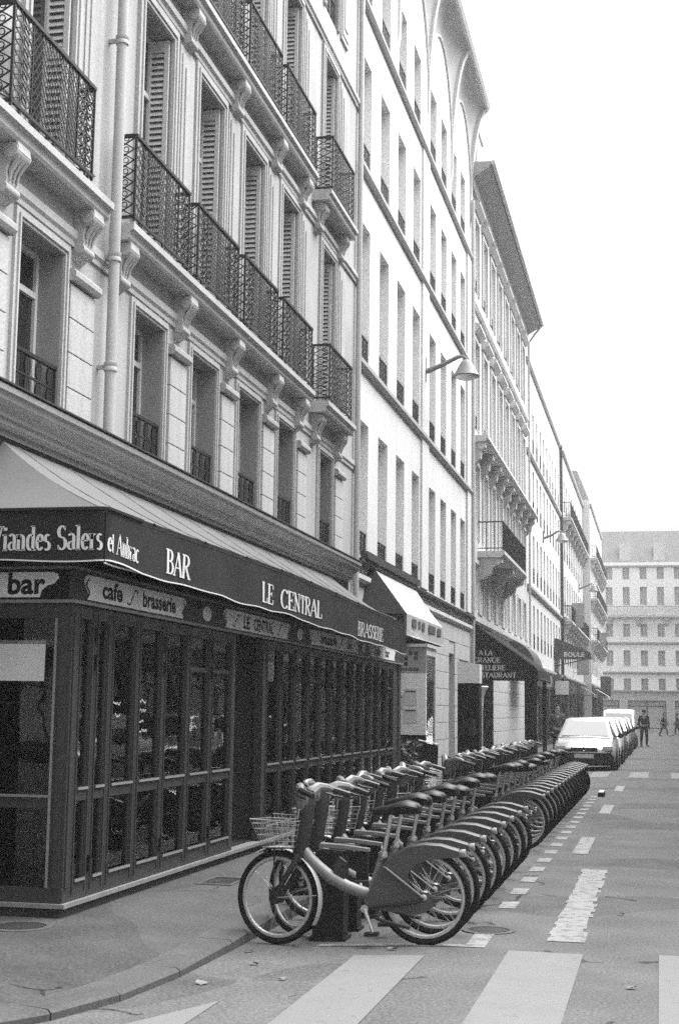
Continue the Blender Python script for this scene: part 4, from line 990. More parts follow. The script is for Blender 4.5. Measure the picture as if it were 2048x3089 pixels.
def front_meshes(k):
    if k in VAR: return VAR[k]
    a = STEER[k]; D = {}
    c = (1.13,0,WR)
    t, r, h, s = wheel_parts(c, a, .05)
    D['tyre'] = t.mesh('front_wheel', M['rubber'], True); D['rim'] = r.mesh('rim', M['rim'], True); D['hub'] = h.mesh('hub', M['darkplastic'], True); D['spokes'] = s.mesh('spokes', M['wire'])
    b = MB()
    for y in (-.06,.06): b.tube([(.935,y*.6,.66),(.95,y,.6),(1.05,y,.46),(1.13,y,WR)],[.026,.024,.02,.016],7)
    b.tube([(.935,-.045,.665),(.935,.045,.665)],.028,7); b.prism([(1.13,WR-.05),(1.18,WR-.02),(1.17,WR+.05),(1.1,WR+.09),(1.05,WR+.02)],.03,.05,'d')
    D['fork'] = steered(b,a).mesh('front_fork', M['darkplastic'], True)
    b = MB()
    def ff(u, v):
        an = R(62+150*u); rr = WR+.03-.012*abs(v-.5)*2; return (1.13+rr*math.cos(an), (v-.5)*.075, WR+rr*math.sin(an))
    b.grid(ff, 24, 4); b.tube([(1.13,.05,WR),(.78,.04,WR+.02)],.004,4)
    D['fender'] = steered(b,a).mesh('front_fender', M['rim'], True)
    b = MB()
    T_, B_ = [(.90,-.165),(1.28,-.15),(1.28,.15),(.90,.165)], [(.95,-.11),(1.2,-.1),(1.2,.1),(.95,.11)]
    def lev(t): return [(p[0]*(1-t)+q[0]*t, p[1]*(1-t)+q[1]*t, .715+.19*t+(.02*t if i in (1,2) else 0)) for i,(p,q) in enumerate(zip(B_,T_))]
    for i, t in enumerate((0,.22,.44,.66,.85,1)):
        b.tube(lev(t), .0045 if t in (0,1) else .0026, 4, closed=True)
    for e in range(4):
        for j in range(7):
            f = j/7; p0 = lev(0); p1 = lev(1); q0 = Vector(p0[e]).lerp(Vector(p0[(e+1)%4]), f); q1 = Vector(p1[e]).lerp(Vector(p1[(e+1)%4]), f)
            b.tube([q0,q1],.0022,3,caps=False)
    p0 = lev(0)
    for j in range(1,8):
        f = j/8; b.tube([Vector(p0[0]).lerp(Vector(p0[1]),f),Vector(p0[3]).lerp(Vector(p0[2]),f)],.0022,3,caps=False)
    b.tube([(.9,-.1,.92),(.89,-.09,.99),(.89,.09,.99),(.9,.1,.92)],.004,4)
    D['basket'] = steered(b,a).mesh('basket', M['wire'])
    b = MB()
    for y in (-.06,.06): b.tube([(.94,y*.6,.62),(.96,y,.7),(1.0,y,.708),(1.19,y,.705)],.008,5); b.tube([(1.12,y,.705),(1.13,y*1.1,WR)],.007,5)
    b.tube([(1.19,-.06,.705),(1.19,.06,.705)],.008,5)
    b.lathe([(.03,1.195),(.035,1.21),(.028,1.235)], (0,0,.68), 10, 'x')
    D['rack'] = steered(b,a).mesh('basket_rack', M['darkplastic'])
    b = MB(); b.tube([(.95,0,.6),(.93,0,.7),(.905,0,.83),(.888,0,.93),(.88,0,1.02),(.865,0,1.1),(.84,0,1.14)],[.045,.058,.06,.064,.068,.058,.03],10)
    D['column'] = steered(b,a).mesh('steering_column', M['darkplastic'], True)
    b = MB()
    for s in (-1,1): b.tube([(.9,0,.93),(.895,s*.015,1.01),(.88,s*.07,1.11),(.85,s*.15,1.155),(.81,s*.22,1.15),(.78,s*.26,1.13)],[.05,.058,.05,.036,.026,.02],8)
    D['bars'] = steered(b,a).mesh('handlebar', M['bike_tube'], True)
    for i, s in enumerate((-1,1)):
        b = MB().tube([(.79,s*.25,1.135),(.75,s*.285,1.12),(.66,s*.31,1.09)],[.022,.024,.021],7); D['grip%d'%i] = steered(b,a).mesh('grip', M['black'], True)
        b = MB().tube([(.82,s*.21,1.135),(.84,s*.24,1.11),(.79,s*.285,1.085),(.72,s*.31,1.07)],.008,5); D['lever%d'%i] = steered(b,a).mesh('brake_lever', M['black'], True)
    VAR[k] = D; return D
SH = {}
def shared():
    if SH: return SH
    b = MB(); b.tube([(.905,0,.7),(.86,0,.63),(.79,0,.56),(.69,0,.48),(.58,0,.42),(.47,0,.38),(.35,0,.355)],[.036,.043,.046,.047,.047,.045,.036],10); SH['main_tube'] = b.mesh('main_tube', M['bike_tube'], True)
    b = MB(); b.tube([(.44,0,.27),(.36,0,.5),(.3,0,.67)],.026,9); b.tube([(.31,0,.64),(.305,0,.66)],.032,9); b.tube([(.3,-.03,.62),(.3,.055,.63)],.012,6); SH['seat_tube'] = b.mesh('seat_tube', M['bike_tube'], True)
    b = MB(); b.tube([(.3,0,.66),(.225,0,1.0)],.017,8); b.tube([(.292,-.05,.675),(.292,.06,.675)],.01,6); b.lathe([(.027,-.02),(.027,.02)],(.292,0,.68),10); SH['seat_post'] = b.mesh('seat_post', M['chrome'], True)
    b = MB(); st = [(.0,.05,1.01,.035),(.03,.09,1.025,.055),(.1,.105,1.04,.07),(.17,.09,1.03,.062),(.24,.05,1.015,.05),(.32,.032,1.01,.042),(.37,.018,1.0,.03)]
    pts = []; n = 12
    for x, hw, z, th in st:
        for k in range(n):
            t = 2*math.pi*k/n; pts.append((x, hw*math.cos(t), z+(th*.55 if math.sin(t) > 0 else th)*math.sin(t)))
    fs = [(i*n+k,i*n+(k+1)%n,(i+1)*n+(k+1)%n,(i+1)*n+k) for i in range(len(st)-1) for k in range(n)]+[tuple(range(n-1,-1,-1)),tuple(range((len(st)-1)*n,len(st)*n))]
    b.add(pts,fs); SH['saddle'] = b.mesh('saddle', M['black'], True)
    b = MB()
    for y0, y1 in ((-.052,-.044),(.044,.052)): b.prism(COVER, y0, y1, 'd')
    top = COVER[2:9]; pts = [(x,y,z) for (x,z) in top for y in (-.0515,-.03,.03,.0515)]
    pts = [(x, y, z+(.012 if abs(y) < .04 else 0)) for (x,y,z) in pts]
    b.add(pts, [(i*4+j,(i+1)*4+j,(i+1)*4+j+1,i*4+j+1) for i in range(len(top)-1) for j in range(3)]); SH['cover'] = b.mesh('rear_cover', M['bike'], True)
    t, r, h, s = wheel_parts((0,0,WR), None, .045)
    SH['rt'] = t.mesh('rear_wheel', M['rubber'], True); SH['rr'] = r.mesh('rim', M['rim'], True); SH['rh'] = h.mesh('hub', M['chrome'], True); SH['rs'] = s.mesh('spokes', M['wire'])
    b = MB()
    for y in (-.064,.064): b.tube([(.31,y*.5,.57),(.27,y,.56),(.0,y,WR)],.009,6)
    SH['seat_stay'] = b.mesh('seat_stay', M['bike_tube'], True)
    b = MB()
    for y in (-.064,.064): b.tube([(.44,y*.6,.27),(.36,y,.285),(.05,y,.315),(.0,y,WR)],.011,6)
    b.lathe([(.035,-.05),(.035,.05)],(.44,0,.27),12,'y'); SH['chain_stay'] = b.mesh('chain_stay', M['darkplastic'], True)
    b = MB().tube([(.41,.03,.22),(.33,.06,.19),(.2,.1,.16),(.1,.12,.14)],.014,6).tube([(.44,0,.24),(.4,.03,.2)],.02,6); SH['stand'] = b.mesh('kick_stand', M['darkplastic'], True)
    b = MB().tube([(.44,.075,.27),(.41,.08,.19),(.38,.085,.105)],[.018,.014,.013],7).tube([(.44,-.075,.27),(.47,-.08,.35),(.5,-.085,.435)],[.018,.014,.013],7).lathe([(.028,.06),(.028,.08)],(.44,0,.27),12,'y'); SH['crank'] = b.mesh('crank', M['chrome'], True)
    b = MB().box(.33,.43,.092,.17,.085,.11); SH['pedal0'] = b.mesh('pedal', M['black']); b = MB().box(.45,.55,-.17,-.092,.425,.45); SH['pedal1'] = b.mesh('pedal', M['black'])
    b = MB().lathe([(.028,-.315),(.03,-.29),(.02,-.27)],(0,0,.655),12,'x'); SH['light'] = b.mesh('rear_light', M['redlight'], True)
    b = MB().prism([(.60,.44),(.66,.47),(.68,.58),(.63,.64),(.58,.6)],-.02,.02,'d'); SH['lock'] = b.mesh('docking_tab', M['darkplastic'])
    b = MB(); torus(b,(.2,.054,.30),.022,.004,12,4); SH['badge'] = b.mesh('round_badge', M['ink_soft'])
    return SH
def bicycle(y, k, label, rz=0., lean=0., drop=0.):
    S = shared(); D = front_meshes(k); x = -1.69
    o = thing('hire_bicycle', (x,y,camber(x)+.001), label, 'bicycle', 'grey hire bicycles docked in a row')
    o.rotation_euler = (lean, .043, math.pi+rz)
    def ad(name, me, par=o): return put(name, me, par)
    rw = ad('rear_wheel', S['rt']); ad('rim', S['rr'], rw); ad('hub', S['rh'], rw); ad('spokes', S['rs'], rw)
    fw = ad('front_wheel', D['tyre']); ad('rim', D['rim'], fw); ad('hub', D['hub'], fw); ad('spokes', D['spokes'], fw)
    ad('main_tube', S['main_tube']); ad('seat_tube', S['seat_tube'])
    sp = ad('seat_post', S['seat_post']); sd_ = ad('saddle', S['saddle'])
    if drop: sp.location = (-.03*drop*-1,0,-drop); sd_.location = (.03*drop,0,-drop); sp.location = (.03*drop,0,-drop)
    cv = ad('rear_cover', S['cover']); ad('round_badge', S['badge'], cv); ad('rear_light', S['light'])
    ad('seat_stay', S['seat_stay']); ad('chain_stay', S['chain_stay']); ad('kick_stand', S['stand'])
    cr = ad('crank', S['crank']); ad('pedal', S['pedal0'], cr); ad('pedal', S['pedal1'], cr); ad('docking_tab', S['lock'])
    ad('front_fork', D['fork']); ad('front_fender', D['fender']); ad('basket', D['basket']); ad('basket_rack', D['rack']); ad('steering_column', D['column'])
    hb = ad('handlebar', D['bars'])
    for i in (0,1): ad('grip', D['grip%d'%i], hb); ad('brake_lever', D['lever%d'%i], hb)
    return o
def ordinal(n): return ('first second third fourth fifth sixth seventh eighth ninth tenth eleventh twelfth thirteenth fourteenth fifteenth sixteenth'.split())[n-1]
BK = [10.62,11.12,11.88,12.68,13.45,14.18,14.98,15.7]; BK2 = [18.1+.73*i for i in range(16)]
random.seed(12)
for i, y in enumerate(BK): bicycle(y, (0,3,1,2,4,0,5,1)[i], 'grey hire bicycle with wire basket, %s from the zebra crossing'%ordinal(i+1), R((0,2,-1.5,1,-1,2,0,-2)[i]), R(random.uniform(-1.5,1.5)), (0.03,0.0,.02,.0,.05,.01,.0,.03)[i])
for i, y in enumerate(BK2): bicycle(y, random.randrange(6), 'grey hire bicycle with wire basket, %s beyond the gap in the row'%ordinal(i+1), R(random.uniform(-2,2)), R(random.uniform(-1.5,1.5)), random.uniform(0,.11))
# docking posts
pm = MB().box(-.12,.12,-.09,.09,0,.6).prism([(-.12,.6),(.12,.6),(.1,.66),(-.1,.67)],-.085,.085,'d').box(-.14,.14,-.11,.11,-.02,.03).mesh('docking_post', M['post'])
am = MB().add([(-.08,-.06,.69),(.1,-.05,.685),(.3,-.03,.665),(.3,.03,.665),(.1,.05,.685),(-.08,.06,.69),(-.08,-.06,.72),(.1,-.05,.712),(.3,-.03,.69),(.3,.03,.69),(.1,.05,.712),(-.08,.06,.72)],[(5,4,3,2,1,0),(6,7,8,9,10,11),(0,1,7,6),(1,2,8,7),(2,3,9,8),(3,4,10,9),(4,5,11,10),(5,0,6,11)]).mesh('latch_arm', M['bike_tube'])
lm = MB().box(.2,.29,-.025,.025,.4,.664).prism([(.1,.661),(.29,.661),(.25,.5)],-.012,.012,'d').mesh('latch_plate', M['post'])
for i, y in enumerate(BK+[16.6]+BK2):
    lab = ('dark docking post with flat latch arm, %s from the zebra crossing'%ordinal(i+1)) if i < 8 else ('free dark docking post in the gap of the bicycle row' if i == 8 else 'dark docking post with flat latch arm, %s beyond the gap'%ordinal(i-8))
    o = thing('docking_post', (-2.48,y+.3,camber(-2.48)), lab, 'post', 'docking posts of the bicycle row'); put('post_body', pm, o); a_ = put('latch_arm', am, o); put('latch_plate', lm, a_)
# tall station pillar
o = thing('station_pillar', (-2.92,22.55,.07), 'tall dark pillar with a pale cap rising behind the bicycles', 'pillar')
lpart('shaft', MB().box(-.17,-.004,-.16,.16,0,2.06).box(.004,.17,-.16,.16,0,2.06).box(-.0039,.0039,-.15,.15,0,2.05), M['post'], o)
lpart('cap', MB().prism([(-.175,2.062),(.175,2.062),(.175,2.36),(-.175,2.4)],-.165,.165,'d'), M['postcap'], o)
lpart('foot', MB().box(-.22,.22,-.2,.2,-.06,.03), M['post'], o); lpart('screen', MB().box(-.12,.12,-.166,-.161,1.25,1.5), M['pane'], o)
# pale grey litter in the gutter
random.seed(4)
for i, (x,y,w) in enumerate(((-2.93,10.25,'by the front wheel'),(-2.75,9.75,'below the kerb joint'),(-2.4,9.2,'on the bare asphalt by the crossing'),(-2.88,9.0,'against the kerb curve'),(-1.9,10.4,'between the wheels of the first bicycle'),(-.2,9.3,'near the right zebra stripe'),(-.35,12.6,'beside the worn lane mark'))):
    s = .03+.02*random.random(); z = camber(x)+.004; a = random.random()*6
    P = [(x+s*math.cos(a+t), y+s*.6*math.sin(a+t), z+.012*(t%2)) for t in (0,1.3,2.6,3.9,5.2)]
    single('paper_scrap', MB().add(P,[(0,1,2,3,4)]), M['plaster4'], 'small grey paper scrap '+w, 'litter', 'litter in the road')
o = thing('lane_separator', (-1.2,30.4,.0), 'low rubber lane block on the road past the last bicycle', 'lane block')
lpart('block', MB().prism([(-.07,0),(.07,0),(.05,.09),(-.05,.09)],-.45,.45,'d'), M['rubber'], o); lpart('top_stripe', MB().box(-.05,.05,-.42,.42,.091,.096), M['white'], o)

o = thing('sign_post', (-3.0,24.6,.08), 'slender pale post with a flared top just behind the dark pillar', 'post')
lpart('shaft', MB().lathe([(.045,0),(.045,1.6),(.05,1.7)], n=12), M['pipe'], o, True); lpart('flared_top', MB().lathe([(.05,1.701),(.06,1.85),(.1,1.97),(.14,2.03),(.13,2.05),(.02,2.05)], n=14), M['postcap'], o, True); lpart('foot', MB().lathe([(.1,-.02),(.1,.03),(.05,.06)], n=12), M['post'], o)

# ------------------------------------------------------------------ parked vehicles
def loft(b, secs):
    n = len(secs[0]); base = []
    for s in secs: base += s
    fs = [(i*n+k,i*n+(k+1)%n,(i+1)*n+(k+1)%n,(i+1)*n+k) for i in range(len(secs)-1) for k in range(n)]
    fs += [tuple(range(n-1,-1,-1)), tuple(range((len(secs)-1)*n, len(secs)*n))]
    b.add(base, fs)
def body_sec(y, hw, zb, zt):
    P = [(-hw*.86,zb),(-hw*.97,zb+.08),(-hw,zb+(zt-zb)*.45),(-hw*.97,zb+(zt-zb)*.8),(-hw*.86,zt-.015),(-hw*.4,zt+.012)]
    P = P+[(-x,z) for x,z in reversed(P)]; return [(x,y,z) for x,z in P]
def car(loc, paint, label, van=False, flip=False, group='cars parked along the kerb', tilt=0):
    o = thing('parked_van' if van else 'parked_car', loc, label, 'van' if van else 'car', group, math.pi if flip else 0)
    s = 1.12 if van else 1.
    k_ = 1.0 if van or flip else 1.1; o.scale = (k_,1,k_)
    if van: st = [(0,.7,.38,.62),(.05,.82,.26,.8),(.3,.88,.24,.98),(.8,.92,.24,1.12),(2.2,.94,.24,1.15),(4.2,.94,.24,1.15),(4.7,.93,.26,1.15),(4.8,.9,.3,1.12)]
    else: st = [(0,.58,.36,.56),(.05,.74,.24,.62),(.2,.82,.2,.7),(.6,.85,.2,.8),(1.05,.86,.2,.9),(2.0,.87,.2,.93),(3.3,.86,.2,.95),(3.75,.83,.22,.93),(3.95,.76,.3,.85)]
    b = MB(); loft(b,[body_sec(*t) for t in st]); bd = lpart('body', b, M[paint], o, True)
    if van: gs = [(.85,.86,.8,1.13),(1.45,.88,.78,1.78),(1.8,.88,.78,1.92),(4.5,.88,.8,1.95),(4.75,.88,.8,1.2)]
    else: gs = [(1.0,.78,.74,.9),(1.7,.79,.6,1.36),(2.2,.8,.6,1.43),(3.0,.79,.6,1.4),(3.7,.74,.66,.95)]
    zb = 1.1 if van else .88
    secs = []
    for (y,hb,ht,zt) in gs: secs.append([(-hb,y,zb),(-ht,y,max(zt-.04,zb+.005)),(-ht*.8,y,zt+.005),(0,y,zt+.02),(ht*.8,y,zt+.005),(ht,y,max(zt-.04,zb+.005)),(hb,y,zb)])
    b = MB(); loft(b,secs); lpart('cabin', b, M[paint], o, True)
    def L3(p,q,t): return tuple(p[i]*(1-t)+q[i]*t for i in range(3))
    A_l, A_r = (-gs[0][2],gs[0][0],gs[0][3]), (gs[0][2],gs[0][0],gs[0][3]); B_l, B_r = (-gs[1][2],gs[1][0],gs[1][3]), (gs[1][2],gs[1][0],gs[1][3])
    n_ = Vector((0,-(gs[1][3]-gs[0][3]),gs[1][0]-gs[0][0])).normalized()*.022
    def off(p): return (p[0],p[1]+n_.y,p[2]+n_.z)
    a,bq,c,d = L3(A_l,A_r,.06),L3(A_l,A_r,.94),L3(B_l,B_r,.93),L3(B_l,B_r,.07)
    a,d = L3(a,d,.06),L3(a,d,.93); bq,c = L3(bq,c,.06),L3(bq,c,.93)
    lpart('windscreen', MB().quad(off(a),off(bq),off(c),off(d)), M['pane'], o)
    for sx in (-1,1):
        ys = ((1.5,2.2),) if van else ((1.45,2.25),(2.32,3.1))
        for (p,q) in ys:
            def gp(y,t):
                k = max(i for i in range(len(gs)) if gs[i][0] <= y or i == 0); k = min(k,len(gs)-2); f = (y-gs[k][0])/(gs[k+1][0]-gs[k][0])
                hb,ht,zt = (gs[k][j]*(1-f)+gs[k+1][j]*f for j in (1,2,3)); zt -= .09
                return (sx*((hb*(1-t)+ht*t)+.006), y, (zb+.04)*(1-t)+zt*t)
            lpart('side_window', MB().quad(gp(p+(.12 if not van and p < 2 else 0),0),gp(q,0),gp(q,1),gp(p+(.38 if not van and p < 2 else .1),1)), M['pane'], o)
        hx = .62 if not van else .68; hz = .62 if not van else .78
        lpart('headlight', MB().prism([(sx*(hx-.15),hz-.055),(sx*(hx+.14),hz-.04),(sx*(hx+.15),hz+.05),(sx*(hx-.12),hz+.06)],-.004,.16,'d'), M['lens'], o)
        m_ = lpart('wing_mirror', MB().lathe([(.05,-.05),(.08,0),(.05,.05)],(sx*(.95 if not van else 1.02),1.35,zb+.08),8,'y').tube([(sx*.8,1.4,zb+.04),(sx*.95,1.36,zb+.06)],.02,5), M['carblack'], o)
    w = .72 if not van else .8
    lpart('bumper', MB().prism([(-w-.06,.22),(w+.06,.22),(w+.08,.4),(w,.5),(-w,.5),(-w-.08,.4)],-.07,.09,'d'), M['carblack'], o)
    lpart('grille', MB().box(-.36,.36,-.012,.05,.53,.64), M['carblack'], o); lpart('number_plate', MB().box(-.26,.26,-.082,-.072,.36,.47), M['plate'], o)
    torus_b = MB(); torus(torus_b,(0,-.018,.6),.05,.009,14,4); lpart('round_badge', torus_b, M['chrome'], o)
    lpart('sill', MB().box(-.8*s,.8*s,.3,3.6 if not van else 4.5,.15,.23), M['carblack'], o)
    for y in ((.72,3.1) if not van else (.85,3.8)):
        for sx in (-1,1):
            x = sx*(.78 if not van else .84); t = MB(); rr = .3 if not van else .33
            tp = lpart('wheel', MB().lathe([(rr*.6,-.09),(rr*.95,-.1),(rr,-.06),(rr,.06),(rr*.95,.1),(rr*.6,.09)],(x,y,rr),20,'x'), M['rubber'], o, True)
            lpart('rim', MB().lathe([(rr*.58,-.104),(rr*.3,-.095),(rr*.3,.095),(rr*.58,.104)],(x,y,rr),14,'x'), M['rim'], tp)
    return o
CX = -2.22
car((CX,43.6,camber(CX)), 'silver', 'silver hatchback with a dark bumper parked first behind the bicycles')
car((CX+.03,48.8,camber(CX)), 'whitepaint', 'white car parked second behind the bicycles')
car((CX+.02,54.0,camber(CX)), 'greypaint', 'grey car parked third behind the bicycles')
car((CX+.08,59.2,camber(CX)), 'silver', 'silver car parked fourth behind the bicycles')
car((CX+.06,64.5,camber(CX)), 'darkpaint', 'black car parked fifth behind the bicycles')
car((CX+.1,70.0,camber(CX)), 'greypaint', 'grey car parked just in front of the white van')
car((CX+.12,75.6,camber(CX)), 'whitepaint', 'white van parked at the end of the line of cars', van=True, group=None)
car((2.75,20,camber(2.75)), 'whitepaint', 'white van parked across the street, mirrored in the terrace glass', van=True, group='vehicles parked across the street')
for i, y in enumerate((26.5,32,38)): car((2.8,y,camber(2.8)), ('silver','greypaint','whitepaint')[i], ('silver','grey','white')[i]+' car parked across the street, mirrored in the terrace glass', group='vehicles parked across the street')

# ------------------------------------------------------------------ people
def skin_mesh(name, pts, edges, m, parent, root=0):
    me = bpy.data.meshes.new(name); me.from_pydata([p[0] for p in pts], edges, []); me.materials.append(m)
    o = put(name, me, parent); md = o.modifiers.new('skin','SKIN'); md.use_smooth_shade = True
    for v, p in zip(me.skin_vertices[0].data, pts): v.radius = (p[1], p[2] if len(p) > 2 else p[1])
    me.skin_vertices[0].data[root].use_root = True
    sb = o.modifiers.new('sub','SUBSURF'); sb.levels = 1; sb.render_levels = 2
    return o
def person(loc, rz, label, stride=.12, coat='cloth', legs='cloth', arm=.1, h=1.75):
    k = h/1.75; o = thing('person', loc, label, 'person', None, rz); o.scale = (k,k,k)
    def limbs(s):
        sd_ = 1 if s > 0 else -1; f = stride*sd_; a = -arm*sd_
        return dict(hip=(s*.09,0,.9), knee=(s*.1,f*.6-.04*(f<0),.5), ank=(s*.1,f*1.2+(.1 if f < 0 else 0),.09), toe=(s*.11,f*1.2-.17,.035), sh=(s*.19,0,1.42), el=(s*.245,a*.5+.03,1.13), wr=(s*.25,a-.06,.88))
    P = [((0,0,.96),.14,.11),((0,0,1.12),.13,.1),((0,0,1.36),.15,.1),((0,0,1.5),.055),((0,-.01,1.58),.07,.085),((0,-.005,1.67),.078,.1),((0,0,1.73),.045,.06),((0,-.105,1.615),.014)]
    Ed = [(0,1),(1,2),(2,3),(3,4),(4,5),(5,6),(4,7)]
    J = [((0,0,.98),.155,.125),((0,0,1.14),.15,.12),((0,0,1.37),.17,.12),((0,0,1.47),.08)]; Je = [(0,1),(1,2),(2,3)]
    T_ = [((0,0,.97),.15,.12)]; Te = []
    for s in (-1,1):
        L = limbs(s); b = len(P)
        P += [(L['hip'],.085),(L['knee'],.058),(L['ank'],.04),(L['toe'],.035),(L['sh'],.055),(L['el'],.042),(L['wr'],.028),((L['wr'][0],L['wr'][1]-.01,L['wr'][2]-.07),.032,.018)]
        Ed += [(0,b),(b,b+1),(b+1,b+2),(b+2,b+3),(2,b+4),(b+4,b+5),(b+5,b+6),(b+6,b+7)]
        w = L['wr']
        for j in range(5): P.append(((w[0]+(.0 if j else -s*.02), w[1]-.05+.022*j, w[2]-(.15 if j else .09)+.008*abs(j-2)),.009)); Ed.append((b+7,len(P)-1))
        c = len(J); J += [(L['sh'],.075),(L['el'],.058),(L['wr'],.042)]; Je += [(2,c),(c,c+1),(c+1,c+2)]
        c = len(T_); T_ += [(L['hip'],.1),(L['knee'],.075),((L['ank'][0],L['ank'][1],L['ank'][2]-.01),.06)]; Te += [(0,c),(c,c+1),(c+1,c+2)]
        lpart('shoe', MB().lathe([(.02,-.11),(.045,-.08),(.05,0),(.042,.07),(.02,.09)],(L['toe'][0],L['toe'][1]+.08,.045),10,'y'), M['black'], o, True)
    skin_mesh('body', P, Ed, M['skin'], o); skin_mesh('jacket', J, Je, M[coat], o); skin_mesh('trousers', T_, Te, M[legs], o)
    b = MB(); pts = []; n = 12
    for i in range(6):
        th = i/5*1.75; z = 1.66+.125*math.cos(th); r = max(.001,math.sin(th))
        for q in range(n): a = 2*math.pi*q/n; y = .118*r*math.sin(a); pts.append((.1*r*math.cos(a), y if y > -.06 else -.06-.02*r*(i<3), z))
    b.add(pts,[(i*n+q,i*n+(q+1)%n,(i+1)*n+(q+1)%n,(i+1)*n+q) for i in range(5) for q in range(n)]+[tuple(range(n))]); lpart('hair', b, M['hair'], o, True)
    for s in (-1,1): lpart('eye', MB().lathe([(.003,-.006),(.009,0),(.003,.004)],(s*.032,-.088,1.645),8,'y'), M['ink'], o)
    lpart('mouth', MB().box(-.022,.022,-.1,-.09,1.575,1.583), M['ink_soft'], o)
    return o
person((-.8,76,.0), R(165), 'person in dark coat and trousers walking beside the parked cars', .14, h=1.9)
person((.3,113,.0), R(80), 'person in dark clothes striding across the far end of the street', .32, arm=.25)
person((1.35,118,.0), R(-95), 'person in grey coat walking past the shops at the street end', .2, coat='cloth2', arm=.2)
person((-3.4,49.5,.085), R(20), 'dark-haired person standing on the pavement beside the parked cars', .05, coat='cloth2', h=1.86)

# ------------------------------------------------------------------ street fittings on the walls
def wall_lamp(F, u, z, label, reach=.95):
    o = thing('wall_lamp', F.map(u,0,z), label, 'street lamp', 'lamps on brackets along the facades')
    def lp(n, f, m, sm=True): b = MB(F.lin); f(b); return lpart(n, b, M[m], o, sm)
    lp('wall_plate', lambda b: b.box(-.06,.06,.002,.06,-.3,.3), 'lamp', False)
    lp('arm', lambda b: b.tube([(0,.06,-.05),(0,.45,.1),(0,reach-.12,.28),(0,reach,.3),(0,reach+.08,.24),(0,reach+.1,.12)],[.07,.06,.05,.042,.04,.04],7), 'lamp')
    lp('lamp_shade', lambda b: b.lathe([(.06,.2),(.12,.16),(.17,.08),(.24,-.06),(.33,-.2),(.31,-.22),(.06,-.2)],(0,reach+.1,0),18), 'lamp')
    lp('lamp_glass', lambda b: b.lathe([(.27,-.205),(.24,-.26),(.12,-.3),(.02,-.31)],(0,reach+.1,0),14), 'white')
    return o
FL_ = Fac('L',-5.5)
wall_lamp(FL_, 33.75, 10.0, 'bell shaped street lamp on a curved arm on the plain white building')
wall_lamp(FL_, 70.5, 10.3, 'bell shaped street lamp on a curved arm on the pale narrow-windowed building', .85)
wall_lamp(Fac('L',-5.35), 100, 10.3, 'bell shaped street lamp on the grey balconied building')
def hang_sign(F, u, z, w, h, label, m='trim', text=None):
    o = thing('projecting_sign', F.map(u,0,z), label, 'sign', 'signs projecting from the facades')
    b = MB(F.lin).box(-.05,.05,.25,.25+w,-h/2,h/2); lpart('panel', b, M[m], o)
    b = MB(F.lin); b.tube([(0,.002,h*.35),(0,.25+w,h*.35+.02)],.02,5).tube([(0,.002,-h*.35),(0,.25,-h*.35)],.02,5).box(-.06,.06,.24,.25,-h/2,h/2).box(-.06,.06,.25+w,.26+w,-h/2,h/2); lpart('bracket', b, M['lead'], o)
hang_sign(FL_, 75, 2.97, .7, .7, 'white square sign projecting below the second street lamp', 'chalk')
hang_sign(Fac('L',-5.35), 88, 7.6, .7, 1.5, 'tall grey sign projecting from the grey balconied building, upper one', 'trim')
hang_sign(Fac('L',-5.35), 93, 4.6, .7, 1.0, 'grey sign projecting low on the grey balconied building', 'trim')
hang_sign(Fac('L',-4.8), 110, 7.2, .7, 1.1, 'grey sign projecting from the last building of the row', 'trim')
hang_sign(Fac('L',-4.8), 116, 3.8, .8, 1.6, 'dark sign projecting low on the last building of the row', 'slate')
hang_sign(FL_, 66, 3.1, .5, .5, 'small pale sign projecting low from the pale narrow-windowed building', 'paper')
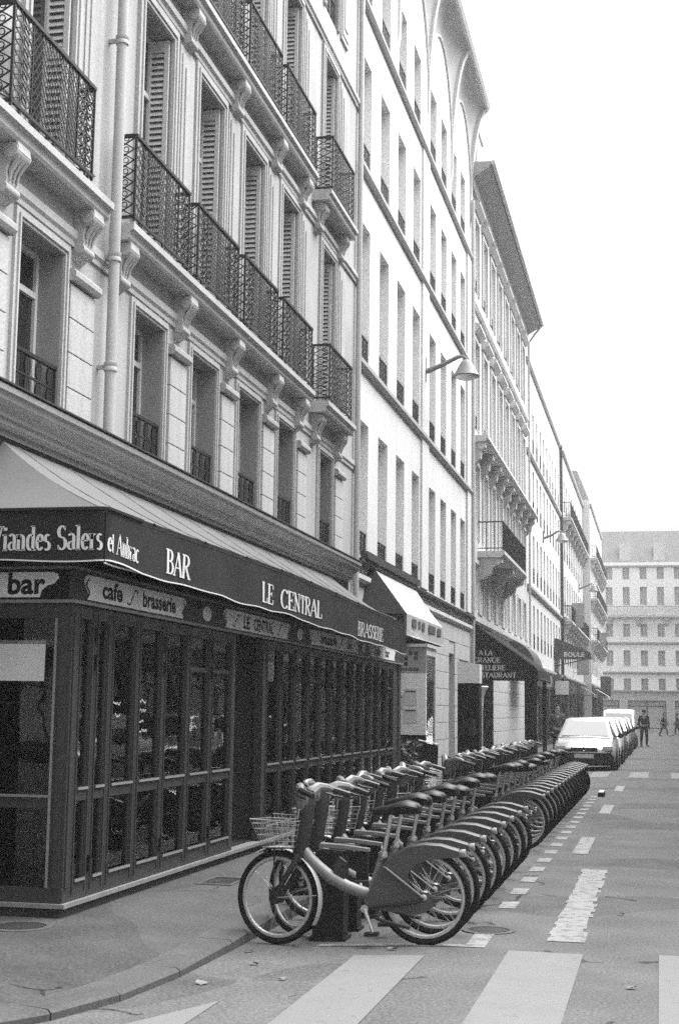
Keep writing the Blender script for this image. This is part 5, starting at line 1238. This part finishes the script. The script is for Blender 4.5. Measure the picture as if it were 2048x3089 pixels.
# further awnings down the street
o = thing('rounded_awning', (-5.0,56,3.6), 'dark rounded awning over a shop past the restaurant canopy', 'awning')
q = MB(); q.grid(lambda s,t: (-5.49+.95*math.sin(t*math.pi/2), 54.2+3.6*s, 3.35+1.0*math.cos(t*math.pi/2)), 8, 8)
part('hood', q, M['slate'], o, True); part('end_cheek', MB().add([(-5.49,54.2,3.35)]+[(-5.49+.95*math.sin(t*math.pi/16),54.2,3.35+1.0*math.cos(t*math.pi/16)) for t in range(9)],[tuple(range(10))]), M['slate'], o)
o = thing('side_awning', (-4.6,78,4.6), 'dark lettered awning on the pale narrow-windowed building', 'awning')
gp = [(-5.48,4.55),(-5.48,5.7),(-5.3,5.65),(-3.6,4.95),(-3.5,4.55)]
e_ = part('end_panel', MB().prism(gp,78.0,78.04,'d'), M['slate'], o); part('canopy', MB().add([(x,y,z+.004) for y in (78.05,82.5) for (x,z) in gp[1:]],[(i,i+1,i+5,i+4) for i in range(3)]), M['slate'], o)
plain_text('lettering','BOULE',.34,lambda a,c,i: (-5.0+a,77.99,4.7+c),M['paper'],e_,1.1)
part('brace', MB().tube([(-5.49,78.3,4.2),(-3.7,78.3,4.6)],.03,5), M['lead'], o)
for i,(u,c) in enumerate(((76,-5.5),(97,-5.35),(108,-4.8),(118,-4.8))):
    o = thing('far_awning', (c+.5,u,3.2), ('dark','pale','grey','striped-edge pale')[i]+' sloping awning over a distant shop front, '+('below the second lamp','below the third lamp','at the start of the last building','by the far crossing')[i], 'awning', 'awnings far down the street')
    part('canopy', MB().prism([(c+.16,3.5),(c+1.1,2.95),(c+1.1,2.75),(c+1.08,2.75),(c+1.08,2.93),(c+.16,3.46)],u,u+4.5,'d'), M[('ink_soft','canvas','trim','canvas')[i]], o)
    part('arm', MB().tube([(c+.15,u+.3,2.9),(c+1.0,u+.3,2.85)],.025,5), M['lead'], o)

# ------------------------------------------------------------------ city haze
hz = bpy.data.materials.new('haze air'); hz.use_nodes = True; n = hz.node_tree.nodes; n.clear()
ho = n.new('ShaderNodeOutputMaterial'); pv = n.new('ShaderNodeVolumePrincipled'); hz.node_tree.links.new(pv.outputs[0], ho.inputs['Volume'])
pv.inputs['Color'].default_value = (.96,.96,.96,1); pv.inputs['Density'].default_value = .0008; pv.inputs['Anisotropy'].default_value = .2
tag(put('haze', MB().box(-61,61,-61,181,-1.3,25.2).mesh('haze', hz)), kind='stuff')
